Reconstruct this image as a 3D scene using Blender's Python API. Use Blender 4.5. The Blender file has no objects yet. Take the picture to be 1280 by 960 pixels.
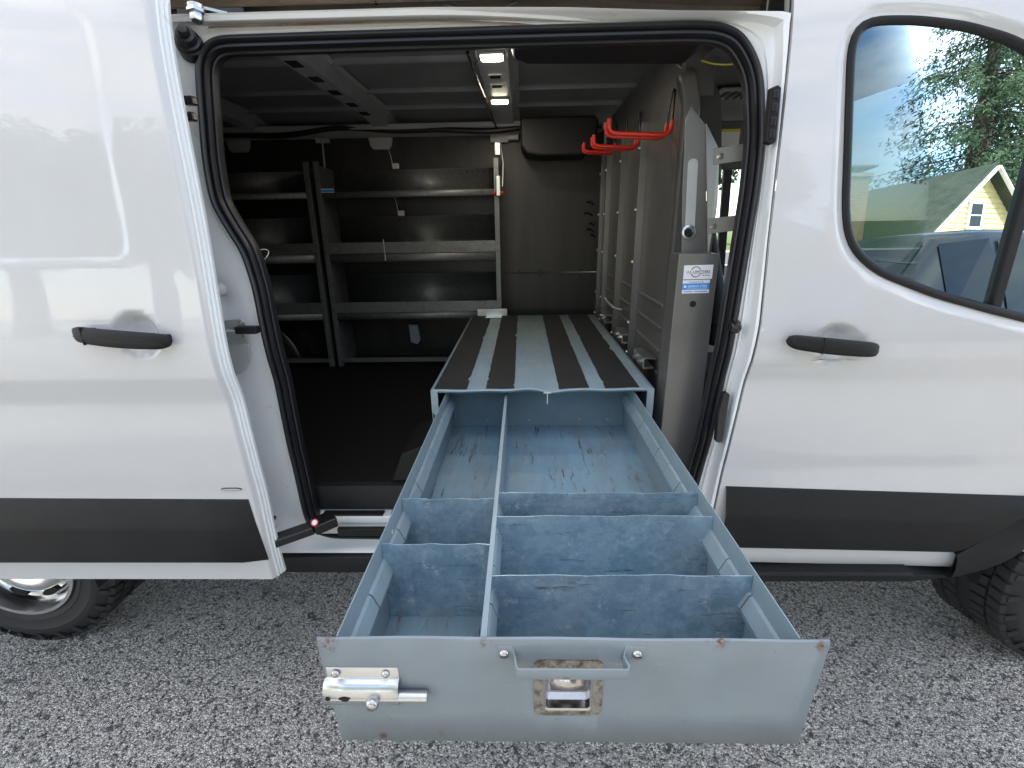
import bpy, bmesh, math, random
from mathutils import Vector, Matrix
random.seed(7)
R = math.radians
S = bpy.context.scene
COL = S.collection

# ------------------------------------------------------------------ camera
CAM = Vector((0.0, -1.27, 1.45))
FPX, YAW, PITCH, ROLL = 589.0, R(1.457), R(18.62), R(-0.974)
_F = Vector((-math.sin(YAW)*math.cos(PITCH), math.cos(YAW)*math.cos(PITCH), -math.sin(PITCH)))
_R0 = Vector((math.cos(YAW), math.sin(YAW), 0)); _U0 = _R0.cross(_F)
_R = math.cos(ROLL)*_R0 + math.sin(ROLL)*_U0
_U = -math.sin(ROLL)*_R0 + math.cos(ROLL)*_U0
cd = bpy.data.cameras.new('camera'); cam = bpy.data.objects.new('camera', cd); COL.objects.link(cam)
cd.sensor_width = 36; cd.lens = 36*FPX/1280; cd.clip_start = 0.02; cd.clip_end = 800
cam.matrix_world = Matrix(((_R.x, _U.x, -_F.x, CAM.x), (_R.y, _U.y, -_F.y, CAM.y), (_R.z, _U.z, -_F.z, CAM.z), (0, 0, 0, 1)))
S.camera = cam
def at(u, v, Y):
    "the point of the vertical plane y = Y measured at a photograph pixel"
    d = _F + (u-640)/FPX*_R - (v-480)/FPX*_U
    return CAM + d*((Y-CAM.y)/d.y)

# ------------------------------------------------------------------ sky, sun, exposure
SUN_EL, SUN_AZ = R(50), R(12)          # behind the van, a little towards its nose
w = bpy.data.worlds.new('World'); S.world = w; w.use_nodes = True
nt = w.node_tree; nt.nodes.clear()
def wn(t, **k):
    n = nt.nodes.new(t)
    for a, b in k.items(): setattr(n, a, b)
    return n
out = wn('ShaderNodeOutputWorld'); bg = wn('ShaderNodeBackground'); bg.inputs[1].default_value = 0.15
sky = wn('ShaderNodeTexSky', sky_type='NISHITA', sun_disc=False, sun_elevation=SUN_EL, sun_rotation=SUN_AZ,
         air_density=1.0, dust_density=0.4, ozone_density=1.0)
tc = wn('ShaderNodeTexCoord'); mp = wn('ShaderNodeMapping'); mp.inputs['Scale'].default_value = (1, 1, 2.6); mp.inputs['Location'].default_value = (0, 0, 0)
cl = wn('ShaderNodeTexNoise'); cl.inputs['Scale'].default_value = 2.3; cl.inputs['Detail'].default_value = 9; cl.inputs['Roughness'].default_value = .58
cr = wn('ShaderNodeValToRGB'); cr.color_ramp.elements[0].position = .42; cr.color_ramp.elements[1].position = .70
mx = wn('ShaderNodeMix', data_type='RGBA'); mx.inputs[7].default_value = (8.2, 7.6, 6.85, 1)
L = nt.links.new
L(tc.outputs['Generated'], mp.inputs[0]); L(mp.outputs[0], cl.inputs['Vector']); L(cl.outputs['Fac'], cr.inputs[0])
L(cr.outputs[0], mx.inputs[0]); L(sky.outputs[0], mx.inputs[6]); L(mx.outputs[2], bg.inputs[0]); L(bg.outputs[0], out.inputs[0])
sd = bpy.data.lights.new('sun', 'SUN'); sd.energy = 3.6; sd.angle = R(0.6); sd.color = (1.0, .91, .78)
sun = bpy.data.objects.new('sun', sd); COL.objects.link(sun)
sdir = Vector((math.sin(SUN_AZ)*math.cos(SUN_EL), math.cos(SUN_AZ)*math.cos(SUN_EL), math.sin(SUN_EL)))
sun.rotation_euler = sdir.to_track_quat('Z', 'Y').to_euler(); sun.location = sdir*40
vs = S.view_settings; vs.view_transform = 'Standard'; vs.look = 'None'; vs.gamma = 1; vs.use_curve_mapping = False
vs.exposure = 1.62
S.render.engine = 'CYCLES'; S.cycles.max_bounces = 8; S.cycles.diffuse_bounces = 4; S.cycles.glossy_bounces = 5
S.cycles.transparent_max_bounces = 16; S.cycles.caustics_reflective = False; S.cycles.caustics_refractive = False
S.cycles.use_denoising = True

# ------------------------------------------------------------------ materials
M = {}
class NT:
    def __init__(s, name):
        m = bpy.data.materials.new(name); m.use_nodes = True; s.m = m; s.t = m.node_tree
        s.b = s.t.nodes['Principled BSDF']; M[name] = m
        s.tc = s.t.nodes.new('ShaderNodeTexCoord')
    def n(s, t, ins=None, **k):
        n = s.t.nodes.new(t)
        for a, b in k.items(): setattr(n, a, b)
        for a, b in (ins or {}).items():
            if hasattr(b, 'is_output'): s.t.links.new(b, n.inputs[a])
            else: n.inputs[a].default_value = b
        return n
    def co(s, scale=(1, 1, 1)):
        return s.n('ShaderNodeMapping', {0: s.tc.outputs['Object'], 'Scale': scale}).outputs[0]
    def noise(s, scale, detail=4, rough=.55, vec=None):
        return s.n('ShaderNodeTexNoise', {'Vector': vec or s.co(), 'Scale': scale, 'Detail': detail, 'Roughness': rough}).outputs['Fac']
    def ramp(s, fac, *stops):
        n = s.n('ShaderNodeValToRGB', {0: fac}); e = n.color_ramp.elements
        while len(e) < len(stops): e.new(.5)
        for el, (p, c) in zip(e, stops): el.position = p; el.color = (c, c, c, 1) if isinstance(c, (int, float)) else (*c, 1)
        return n.outputs[0]
    def mix(s, fac, a, b):
        n = s.n('ShaderNodeMix', data_type='RGBA')
        for i, v in ((0, fac), (6, a), (7, b)):
            if hasattr(v, 'is_output'): s.t.links.new(v, n.inputs[i])
            elif i == 0: n.inputs[0].default_value = v
            else: n.inputs[i].default_value = (*v, 1)
        return n.outputs[2]
    def mul(s, a, b, op='MULTIPLY'):
        n = s.n('ShaderNodeMath', operation=op)
        for i, v in ((0, a), (1, b)):
            if hasattr(v, 'is_output'): s.t.links.new(v, n.inputs[i])
            else: n.inputs[i].default_value = v
        return n.outputs[0]
    def set(s, **k):
        for a, v in k.items():
            a = {'color': 'Base Color', 'rough': 'Roughness', 'metal': 'Metallic', 'coat': 'Coat Weight', 'coatr': 'Coat Roughness',
                 'emis': 'Emission Color', 'emstr': 'Emission Strength', 'spec': 'Specular IOR Level'}.get(a, a)
            if hasattr(v, 'is_output'): s.t.links.new(v, s.b.inputs[a])
            else: s.b.inputs[a].default_value = (*v, 1) if isinstance(v, tuple) else v
        return s
    def bump(s, h, strength=.2, dist=.01):
        n = s.n('ShaderNodeBump', {'Height': h, 'Strength': strength, 'Distance': dist}); s.t.links.new(n.outputs[0], s.b.inputs['Normal']); return s

def simple(name, col, rough=.5, metal=0., nscale=0, nstr=.1, vary=.12, **k):
    n = NT(name)
    f = n.noise(6, 5); c2 = tuple(x*(1-vary) for x in col); c1 = tuple(min(1, x*(1+vary)) for x in col)
    n.set(color=n.mix(n.ramp(f, (.3, 0.), (.7, 1.)), c2, c1), rough=rough, metal=metal, **k)
    if nscale: n.bump(n.noise(nscale, 3), nstr, .002)
    return n

# paint with road film and tiny chips
n = NT('paint'); d = n.ramp(n.noise(9, 6, .6), (.42, 0.), (.75, 1.)); sp = n.ramp(n.noise(48, 1), (.12, 1.), (.14, 0.)); du = n.ramp(n.noise(160, 3, .7), (.60, 0.), (.72, 1.))
c = n.mix(n.mul(d, .25), (.595, .598, .598), (.555, .55, .532)); c = n.mix(n.mul(du, .10), c, (.45, .42, .37)); c = n.mix(sp, c, (.30, .26, .21))
n.set(color=c, rough=.30, coat=1.0, coatr=n.ramp(d, (0, .015), (1, .06)))
n.bump(n.noise(1.7, 3, .5), .10, .012)
n = NT('jamb_paint'); d = n.ramp(n.noise(7, 6, .65), (.45, 0.), (.72, 1.)); sp = n.ramp(n.noise(38, 4), (.66, 0.), (.72, 1.))
c = n.mix(n.mul(d, .30), (.80, .825, .835), (.70, .70, .67)); c = n.mix(n.mul(sp, .22), c, (.34, .30, .24)); n.set(color=c, rough=.3, coat=.4, coatr=.12)
simple('black_plastic', (.008, .008, .0084), .52, nscale=420, nstr=.5, vary=.3, spec=.32)
simple('black_gloss', (.012, .012, .013), .25)
simple('rubber', (.012, .012, .015), .40, nscale=300, nstr=.15)
simple('dark_liner', (.010, .010, .011), .6, nscale=90, nstr=.2)
n = NT('ply_liner'); gr = n.noise(14, 6, .6, n.co((1, 1, .12))); sc = n.ramp(n.noise(20, 7, .7, n.co((6, 1, .5))), (.69, 0.), (.74, 1.))
c = n.mix(n.ramp(gr, (.3, 0.), (.7, 1.)), (.016, .015, .014), (.034, .031, .028)); n.set(color=n.mix(n.mul(sc, .4), c, (.11, .10, .09)), rough=.45).bump(gr, .15, .002)
n = NT('floor_rubber'); g = n.noise(500, 2); sc = n.ramp(n.noise(12, 8, .75), (.60, 0.), (.72, 1.))
n.set(color=n.mix(n.mul(sc, .5), (.0045, .0046, .005), (.014, .013, .012)), rough=n.ramp(sc, (0, .66), (1, .8)), spec=.25).bump(g, .3, .001)
n = NT('grey_steel'); f = n.noise(5, 5); sc = n.ramp(n.noise(16, 8, .8, n.co((1, 1, 3))), (.68, 0.), (.73, 1.))
n.set(color=n.mix(n.mul(sc, .35), n.mix(n.ramp(f, (.3, 0.), (.7, 1.)), (.150, .147, .142), (.185, .182, .176)), (.38, .37, .35)), rough=.31, metal=.4).bump(n.noise(420, 2), .06, .001)
simple('bow_steel_lit', (.42, .43, .44), .34)  # paler than the roof steel: reflected light put into the bow colour
n = NT('roof_steel'); f = n.noise(3.5, 5)
n.set(color=n.mix(n.ramp(f, (.3, 0.), (.7, 1.)), (.20, .205, .215), (.28, .285, .295)), rough=.33)
# shelf: zinc coated sheet
def galv(name, c1, c2, rough, stain=.0):
    n = NT(name)
    v = n.n('ShaderNodeTexVoronoi', {'Vector': n.co(), 'Scale': 90.}); sp = n.n('ShaderNodeSeparateColor', {0: v.outputs['Color']}).outputs[0]
    c = n.mix(n.ramp(sp, (0, 0.), (1, 1.)), c1, c2)
    if stain:
        s1 = n.ramp(n.noise(9, 10, .75, n.co((1, 1, 1.2))), (.46, 0.), (.58, 1.)); s2 = n.ramp(n.noise(22, 10, .78, n.co((.35, .35, 3))), (.575, 0.), (.65, 1.))
        wh = n.ramp(n.noise(26, 12, .85), (.56, 0.), (.63, 1.))
        c = n.mix(n.mul(s1, .55*stain), c, (.14, .27, .36)); c = n.mix(n.mul(wh, .8*stain), c, (.72, .79, .80)); c = n.mix(n.mul(s2, .75*stain), c, (.06, .06, .058))
    n.set(color=c, rough=n.ramp(n.noise(25, 6), (.3, rough-.07), (.7, rough+.1)), metal=.55 if not stain else .4)
galv('shelf_zinc', (.155, .165, .17), (.20, .21, .215), .50)
galv('divider_zinc', (.33, .46, .53), (.42, .55, .62), .32, 1.0)
simple('bright_zinc', (.62, .63, .62), .28, .95, nscale=120, nstr=.05)
# drawer: blue-grey enamel; chips and rusty drag marks
def enamel(name, col, rust, ydir=True, chips=0., marks=()):
    n = NT(name)
    f = n.ramp(n.noise(7, 6, .6), (.3, 0.), (.7, 1.)); c = n.mix(f, tuple(x*.88 for x in col), tuple(x*1.08 for x in col))
    sc = (3.2, .42, 1) if ydir else (1, 1, 2.4)
    st = n.ramp(n.noise(17, 9, .74, n.co((3.4, .30, 1) if ydir else sc)), (.68-.095*rust, 0.), (.71-.095*rust, 1.))
    st2 = n.ramp(n.noise(9, 11, .80, n.co((2.6, .40, 1) if ydir else sc)), (.565+.13*(1-rust), 0.), (.64+.13*(1-rust), 1.))
    film = n.ramp(n.noise(5, 8, .72, n.co((2.2, .6, 1))), (.42, 0.), (.66, 1.))
    scr = n.ramp(n.noise(60, 5, .7, n.co((1.0, .10, 1) if ydir else (.10, 1, 1))), (.62, 0.), (.70, 1.))
    ch = n.ramp(n.noise(60, 6, .7), (.70-chips, 0.), (.72-chips, 1.))
    c = n.mix(n.mul(film, .45*rust), c, (.20, .18, .145)); c = n.mix(n.mul(scr, .22), c, tuple(min(1, x*1.7) for x in col))
    c = n.mix(n.mul(st2, min(1, .75*rust)), c, (.13, .085, .045)); c = n.mix(n.mul(st, min(1, .95*rust)), c, (.075, .038, .018)); c = n.mix(n.mul(ch, .7), c, (.15, .075, .035))
    for pt, rad in marks:
        dd = n.n('ShaderNodeVectorMath', {0: n.tc.outputs['Object'], 1: pt}, operation='DISTANCE').outputs['Value']
        mk = n.mul(n.ramp(dd, (rad*.2, 1.), (rad, 0.)), n.ramp(n.noise(95, 8, .75), (.50, 0.), (.545, 1.)))
        c = n.mix(mk, c, (.13, .05, .022))
    n.set(color=c, rough=n.ramp(film, (0, .34), (1, .52))); n.bump(n.noise(300, 2), .05, .001)
enamel('drawer_paint', (.255, .335, .37), .30, False)
enamel('drawer_floor_paint', (.225, .365, .455), 1.0)
enamel('drawer_front_paint', (.23, .272, .295), .18, False, .022, [((-.262,-.795,.928),.018),((.381,-.795,.93),.012),((-.05,-.795,.937),.016),((.25,-.795,.939),.018),((-.205,-.795,.76),.008),((.055,-.825,.90),.012),((-.12,-.795,.765),.006)])
enamel('deck_paint', (.29, .39, .45), .35)
n = NT('grip_strip'); g = n.noise(900, 2); sc = n.ramp(n.noise(28, 9, .8), (.62, 0.), (.70, 1.)); d2 = n.ramp(n.noise(4, 5), (.4, 0.), (.7, 1.))
c = n.mix(n.mul(d2, .5), (.011, .0122, .014), (.028, .0295, .032)); n.set(color=n.mix(n.mul(sc, .35), c, (.12, .115, .11)), rough=.75).bump(g, .5, .001)
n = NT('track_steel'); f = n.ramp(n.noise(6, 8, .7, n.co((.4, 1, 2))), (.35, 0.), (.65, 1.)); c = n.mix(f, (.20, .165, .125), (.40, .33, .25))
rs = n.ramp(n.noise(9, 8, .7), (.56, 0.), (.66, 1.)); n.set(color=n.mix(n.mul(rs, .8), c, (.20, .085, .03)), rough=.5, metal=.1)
simple('red_vinyl', (.72, .030, .012), .35, coat=.3)
simple('stainless', (.50, .49, .48), .22, 1.0, nscale=200, nstr=.06)
n = NT('worn_steel'); s1 = n.ramp(n.noise(70, 8, .75), (.45, 0.), (.6, 1.)); n.set(color=n.mix(s1, (.36, .34, .30), (.13, .11, .085)), rough=.45, metal=.8)
simple('tyre_rubber', (.022, .022, .023), .68, nscale=260, nstr=.3)
simple('rim_silver', (.78, .78, .77), .2, 1.0, vary=.05)
simple('wheel_well', (.010, .010, .010), .9)
simple('headliner', (.115, .12, .115), .9, nscale=600, nstr=.2)
simple('seat_fabric', (.035, .036, .04), .85, nscale=500, nstr=.3)
simple('label_white', (.80, .80, .82), .35, vary=.02)
simple('label_blue', (.03, .30, .80), .35, vary=.02)
simple('print_dark', (.03, .03, .07), .4, vary=.02)
simple('print_blue', (.05, .13, .50), .4, vary=.02)
simple('label_yellow', (.75, .62, .05), .5, vary=.02)
simple('label_red', (.65, .03, .03), .4, vary=.02)
simple('wire_yellow', (.55, .50, .05), .4)
simple('tie_white', (.60, .60, .58), .4)
simple('wall_grey', (.42, .43, .42), .45)
n = NT('led'); n.set(color=(.9, .9, .85), emis=(1.0, .90, .68), emstr=14.)
# glass: thin tinted pane, reflects by Fresnel
def glass(name, tint):
    m = bpy.data.materials.new(name); m.use_nodes = True; t = m.node_tree; t.nodes.clear(); M[name] = m
    o = t.nodes.new('ShaderNodeOutputMaterial'); mixs = t.nodes.new('ShaderNodeMixShader'); tr = t.nodes.new('ShaderNodeBsdfTransparent'); gl = t.nodes.new('ShaderNodeBsdfGlossy')
    fr = t.nodes.new('ShaderNodeFresnel'); fr.inputs[0].default_value = 1.60; tr.inputs[0].default_value = (*tint, 1); gl.inputs['Roughness'].default_value = 0.0; gl.inputs['Color'].default_value = (.74, .94, 1.0, 1)
    tcn = t.nodes.new('ShaderNodeTexCoord')
    t.links.new(fr.outputs[0], mixs.inputs[0]); t.links.new(tr.outputs[0], mixs.inputs[1]); t.links.new(gl.outputs[0], mixs.inputs[2]); t.links.new(mixs.outputs[0], o.inputs[0])
glass('window_glass', (.10, .14, .155)); glass('clear_glass', (.75, .78, .77))
# asphalt with exposed chippings
n = NT('asphalt'); co = n.co()
wob = n.n('ShaderNodeTexNoise', {'Vector': co, 'Scale': 60.}).outputs['Color']
vec = n.n('ShaderNodeMixRGB' if False else 'ShaderNodeVectorMath', {0: co, 1: n.n('ShaderNodeVectorMath', {0: wob, 'Scale': .006}, operation='SCALE').outputs[0]}, operation='ADD').outputs[0]
v1 = n.n('ShaderNodeTexVoronoi', {'Vector': vec, 'Scale': 150., 'Randomness': 1.}); v2 = n.n('ShaderNodeTexVoronoi', {'Vector': vec, 'Scale': 330.})
s1 = n.n('ShaderNodeSeparateColor', {0: v1.outputs['Color']}); s2 = n.n('ShaderNodeSeparateColor', {0: v2.outputs['Color']})
stone = n.ramp(s1.outputs[0], (0, (.07, .07, .075)), (.16, (.24, .235, .22)), (.34, (.66, .63, .565)), (.66, (.90, .86, .775)), (1, (1.0, .97, .90)))
fine = n.ramp(s2.outputs[0], (0, (.07, .07, .075)), (.4, (.54, .515, .465)), (1, (.92, .88, .81)))
c = n.mix(n.ramp(s1.outputs[1], (.38, 0.), (.42, 1.)), fine, stone)
edge = n.ramp(v1.outputs['Distance'], (.42, 0.), (.75, 1.)); c = n.mix(n.mul(edge, .65), c, (.10, .10, .105))
big = n.ramp(n.noise(1.3, 6, .6), (.35, 0.), (.7, 1.)); c = n.mix(n.mul(big, .35), c, (.34, .335, .32))
pit = n.mul(n.ramp(n.noise(62, 5, .65), (.575, 0.), (.615, 1.)), n.ramp(n.noise(24, 6, .7), (.60, 0.), (.63, 1.)), 'MAXIMUM'); c = n.mix(n.mul(pit, .85), c, (.03, .033, .042))
oil = n.ramp(n.noise(4.5, 6, .6), (.66, 0.), (.72, 1.)); c = n.mix(n.mul(oil, .5), c, (.09, .085, .075))
n.set(color=c, rough=.82)
hgt = n.mul(n.mul(n.ramp(v1.outputs['Distance'], (0, 1.), (.7, 0.)), n.mul(s1.outputs[2], .8, 'ADD')), n.mul(pit, -.8, 'ADD'), 'ADD'); n.bump(hgt, 1.0, .007)
n = NT('grass'); g = n.noise(9, 8, .7); n.set(color=n.mix(n.ramp(g, (.3, 0.), (.7, 1.)), (.05, .11, .015), (.12, .19, .03)), rough=.9).bump(n.noise(60, 6), .8, .05)
simple('concrete', (.42, .40, .37), .85, nscale=60, nstr=.3)
simple('street', (.075, .075, .08), .9, nscale=90, nstr=.3)
simple('bark', (.07, .05, .035), .9, nscale=30, nstr=.8, vary=.4)
n = NT('leaf'); g = n.noise(1.6, 4); n.set(color=n.mix(n.ramp(g, (.3, 0.), (.7, 1.)), (.030, .060, .014), (.085, .125, .03)), rough=.7)
n = NT('needle'); g = n.noise(1.2, 4); n.set(color=n.mix(n.ramp(g, (.3, 0.), (.7, 1.)), (.022, .045, .020), (.06, .10, .04)), rough=.75)
simple('siding', (.62, .49, .23), .7); simple('trim_white', (.78, .77, .74), .55)
n = NT('mossy_roof'); g = n.noise(3, 8, .7); n.set(color=n.mix(n.ramp(g, (.35, 0.), (.65, 1.)), (.022, .034, .020), (.055, .058, .042)), rough=.9).bump(n.noise(25, 5), .8, .03)
n = NT('brick'); b = n.n('ShaderNodeTexBrick', {'Vector': n.n('ShaderNodeMapping', {0: n.tc.outputs['Object'], 'Rotation': (R(90), 0, 0)}).outputs[0], 'Scale': 4., 'Color1': (.26, .11, .05, 1), 'Color2': (.34, .17, .08, 1), 'Mortar': (.45, .40, .33, 1), 'Mortar Size': .02})
n.set(color=b.outputs[0], rough=.85)
simple('dark_paint', (.006, .007, .008), .25, coat=.35, spec=.3); simple('silver_paint', (.45, .46, .47), .25, .3, coat=.9)
simple('dark_glass', (.004, .005, .006), .05, spec=.35); simple('pole_wood', (.16, .13, .10), .9)

# ------------------------------------------------------------------ mesh helpers
def link(name, me, mat, parent=None):
    o = bpy.data.objects.new(name, me); COL.objects.link(o)
    if mat: me.materials.append(M[mat])
    if parent is not None:
        o.parent = parent
        if parent.type == 'EMPTY': o.matrix_parent_inverse = Matrix.Translation(-parent.location)
    return o
def mesh(name, vs, fs, mat, parent=None, smooth=None, bevel=0, seg=2, solid=0, off=-1):
    me = bpy.data.meshes.new(name); me.from_pydata([tuple(v) for v in vs], [], fs); me.validate()
    if smooth is not None:
        me.polygons.foreach_set('use_smooth', [True]*len(me.polygons)); me.set_sharp_from_angle(angle=R(smooth))
    o = link(name, me, mat, parent)
    if solid: m = o.modifiers.new('s', 'SOLIDIFY'); m.thickness = solid; m.offset = off
    if bevel:
        m = o.modifiers.new('b', 'BEVEL'); m.width = bevel; m.segments = seg; m.limit_method = 'ANGLE'; m.angle_limit = R(35)
        me.polygons.foreach_set('use_smooth', [True]*len(me.polygons)); m.harden_normals = True
    return o
class MB:
    "collects solids into one mesh"
    def __init__(s): s.v = []; s.f = []
    def add(s, vs, fs): b = len(s.v); s.v += [tuple(v) for v in vs]; s.f += [tuple(i+b for i in f) for f in fs]; return s
    def box(s, x0, x1, y0, y1, z0, z1):
        return s.add([(x0,y0,z0),(x1,y0,z0),(x1,y1,z0),(x0,y1,z0),(x0,y0,z1),(x1,y0,z1),(x1,y1,z1),(x0,y1,z1)],
                     [(3,2,1,0),(4,5,6,7),(0,1,5,4),(1,2,6,5),(2,3,7,6),(3,0,4,7)])
    def bar(s, a, b, w, h, up=(0,0,1)):
        a, b = Vector(a), Vector(b); t = (b-a).normalized(); sdv = t.cross(Vector(up)).normalized(); u2 = sdv.cross(t)
        vs = [p+sdv*i*w/2+u2*j*h/2 for p in (a, b) for i, j in ((-1,-1),(1,-1),(1,1),(-1,1))]
        return s.add(vs, [(0,1,2,3),(7,6,5,4),(0,4,5,1),(1,5,6,2),(2,6,7,3),(3,7,4,0)])
    def prism(s, pts, axis, c0, c1):
        "outline in the two other axes, extruded along axis"
        def P(p, c): return {'x': (c, p[0], p[1]), 'y': (p[0], c, p[1]), 'z': (p[0], p[1], c)}[axis]
        n_ = len(pts); vs = [P(p, c0) for p in pts]+[P(p, c1) for p in pts]
        fs = [tuple(range(n_))[::-1], tuple(range(n_, 2*n_))]+[(i, (i+1) % n_, (i+1) % n_+n_, i+n_) for i in range(n_)]
        return s.add(vs, fs)
    def tube(s, pts, r, k=8, closed=False, cap=True):
        pts = [Vector(p) for p in pts]; n_ = len(pts); rings = []
        prev = None
        for i, p in enumerate(pts):
            a = pts[(i-1) % n_] if closed or i else p; b = pts[(i+1) % n_] if closed or i < n_-1 else p
            t = (b-a).normalized()
            if prev is None: prev = t.orthogonal().normalized()
            prev = (prev-t*prev.dot(t)).normalized(); q = t.cross(prev); rr = r[i] if isinstance(r, (list, tuple)) else r
            rings.append([p+prev*math.cos(2*math.pi*j/k)*rr+q*math.sin(2*math.pi*j/k)*rr for j in range(k)])
        vs = [v for g in rings for v in g]; fs = []
        for i in range(n_ if closed else n_-1):
            i2 = (i+1) % n_
            for j in range(k): j2 = (j+1) % k; fs.append((i*k+j, i*k+j2, i2*k+j2, i2*k+j))
        if cap and not closed: fs += [tuple(range(k))[::-1], tuple((n_-1)*k+j for j in range(k))]
        return s.add(vs, fs)
    def lathe(s, prof, c, axis, k=24):
        "prof: (radius, distance along axis)"
        ax = Vector(axis).normalized(); e1 = ax.orthogonal().normalized(); e2 = ax.cross(e1); c = Vector(c); vs = []; fs = []
        for r, h in prof:
            for j in range(k): a = 2*math.pi*j/k; vs.append(c+ax*h+(e1*math.cos(a)+e2*math.sin(a))*max(r, 1e-5))
        for i in range(len(prof)-1):
            for j in range(k): j2 = (j+1) % k; fs.append((i*k+j, i*k+j2, (i+1)*k+j2, (i+1)*k+j))
        return s.add(vs, fs)
    def grid(s, rows):
        m_, n_ = len(rows), len(rows[0]); vs = [p for r_ in rows for p in r_]
        return s.add(vs, [(i*n_+j, i*n_+j+1, (i+1)*n_+j+1, (i+1)*n_+j) for i in range(m_-1) for j in range(n_-1)])
    def build(s, name, mat, parent=None, smooth=None, **k): return mesh(name, s.v, s.f, mat, parent, smooth, **k)
def box(name, mat, parent, *a, bevel=.002, **k): return MB().box(*a).build(name, mat, parent, bevel=bevel, **k)
def empty(name, loc, label, cat, group=None):
    o = bpy.data.objects.new(name, None); COL.objects.link(o); o.location = loc; o['label'] = label; o['category'] = cat
    if group: o['group'] = group
    return o
def tag(o, label, cat, group=None):
    o['label'] = label; o['category'] = cat
    if group: o['group'] = group
    return o
def struct(o): o['kind'] = 'structure'; return o
def dens(loop, step, it=6, closed=True):
    pts = [Vector(p) for p in loop]; o = []
    m_ = len(pts)
    for i in range(m_ if closed else m_-1):
        a, b = pts[i], pts[(i+1) % m_]; k = max(1, round((b-a).length/step))
        o += [a.lerp(b, j/k) for j in range(k)]
    if not closed: o.append(pts[-1])
    for _ in range(it):
        q = list(o)
        for i in range(len(o)):
            if not closed and i in (0, len(o)-1): continue
            q[i] = o[i]*.5+(o[i-1]+o[(i+1) % len(o)])*.25
        o = q
    return o
def interp(tab, x):
    tab = sorted(tab)
    if x <= tab[0][0]: return tab[0][1]
    if x >= tab[-1][0]: return tab[-1][1]
    for i in range(len(tab)-1):
        (x0, y0), (x1, y1) = tab[i], tab[i+1]
        if x0 <= x <= x1:
            t = (x-x0)/(x1-x0); sl = (y1-y0)/(x1-x0)
            m0 = ((y1-tab[i-1][1])/(x1-tab[i-1][0])) if i else sl
            m1 = ((tab[i+2][1]-y0)/(tab[i+2][0]-x0)) if i+2 < len(tab) else sl
            h = x1-x0; t2, t3 = t*t, t*t*t
            return (2*t3-3*t2+1)*y0+(t3-2*t2+t)*h*m0+(-2*t3+3*t2)*y1+(t3-t2)*h*m1
def sm(a, b, x): t = max(0, min(1, (x-a)/(b-a))); return t*t*(3-2*t)
def text_mesh(body, size, origin, mat, name, parent, xdir=(1,0,0), up=(0,0,1), width=None, shear=0, bold=0):
    c = bpy.data.curves.new('txt', 'FONT'); c.body = body; c.size = size; c.align_x = 'LEFT'; c.shear = shear; c.offset = bold; c.resolution_u = 2
    t = bpy.data.objects.new('txt', c); COL.objects.link(t); bpy.context.view_layer.update()
    me = bpy.data.meshes.new_from_object(t.evaluated_get(bpy.context.evaluated_depsgraph_get())); bpy.data.objects.remove(t)
    xd, ud = Vector(xdir).normalized(), Vector(up).normalized(); og = Vector(origin)
    wd = max((v.co.x for v in me.vertices), default=1); k = width/wd if width else 1
    for v in me.vertices: v.co = og+xd*v.co.x*k+ud*v.co.y
    me.materials.clear(); return link(name, me, mat, parent)

# ------------------------------------------------------------------ ground
GZ = -.05
struct(MB().add([(-120,-120,GZ),(120,-120,GZ),(120,9,GZ),(-120,9,GZ)], [(0,1,2,3)]).build('asphalt_lot', 'asphalt'))
struct(MB().box(-200,200,9,11.2,-.3,.11).build('sidewalk', 'concrete', bevel=.02))
struct(MB().add([(-300,11.2,.08),(300,11.2,.08),(300,15,.08),(-300,15,.08)], [(0,1,2,3)]).build('grass_verge', 'grass'))
struct(MB().add([(-300,15,.02),(300,15,.02),(300,23,.02),(-300,23,.02)], [(0,1,2,3)]).build('street', 'street'))
struct(MB().add([(-300,23,.10),(300,23,.10),(300,400,.10),(-300,400,.10)], [(0,1,2,3)]).build('lawn', 'grass'))
struct(MB().add([(-300,-400,-.07),(300,-400,-.07),(300,9,-.07),(-300,9,-.07)], [(0,1,2,3)]).build('ground', 'grass'))

# ------------------------------------------------------------------ the van: body
VAN = empty('cargo_van', (0.05, .95, 0), 'white cargo van with its side door slid open and shelves inside', 'van')
BT = [(2.02,.115),(1.95,.092),(1.85,.068),(1.67,.045),(1.5,.028),(1.4,.018),(1.3,.009),(1.18,0),(1.11,.003),(1.075,.011),(1.03,.021),(.94,.026),(.82,.034),(.75,.040),(.56,.042),(.46,.050)]
def Bz(z): return interp(BT, z)
def skinF(z): return -.065+Bz(z)
def skinS(z): return -.185+Bz(z)
def lift(x, z, f):
    Z = z
    for _ in range(6): d_ = (f(Z)-CAM.y)/1.27; Z = CAM.z+(z-CAM.z)*d_
    return x*d_, Z
def sealY(z): return .75*Bz(z)

def skin_surface(name, rows, yf, mat, parent, extra=None):
    "rows of (x, z); y from yf(x, z), shading normals from its slope"
    vs = []; nr = []; m_, n_ = len(rows), len(rows[0]); e = .0015
    for r_ in rows:
        for x, z in r_:
            y = yf(x, z); vs.append((x, y, z))
            nr.append(Vector(((yf(x+e, z)-yf(x-e, z))/(2*e), -1, (yf(x, z+e)-yf(x, z-e))/(2*e))).normalized())
    fs = [(i*n_+j, i*n_+j+1, (i+1)*n_+j+1, (i+1)*n_+j) for i in range(m_-1) for j in range(n_-1)]
    a, b, c = (Vector(vs[k]) for k in fs[0][:3])
    if (b-a).cross(c-a).y > 0: fs = [f[::-1] for f in fs]
    me = bpy.data.meshes.new(name); me.from_pydata(vs, [], fs)
    me.polygons.foreach_set('use_smooth', [True]*len(fs)); me.normals_split_custom_set_from_vertices(nr)
    return link(name, me, mat, parent)

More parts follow.
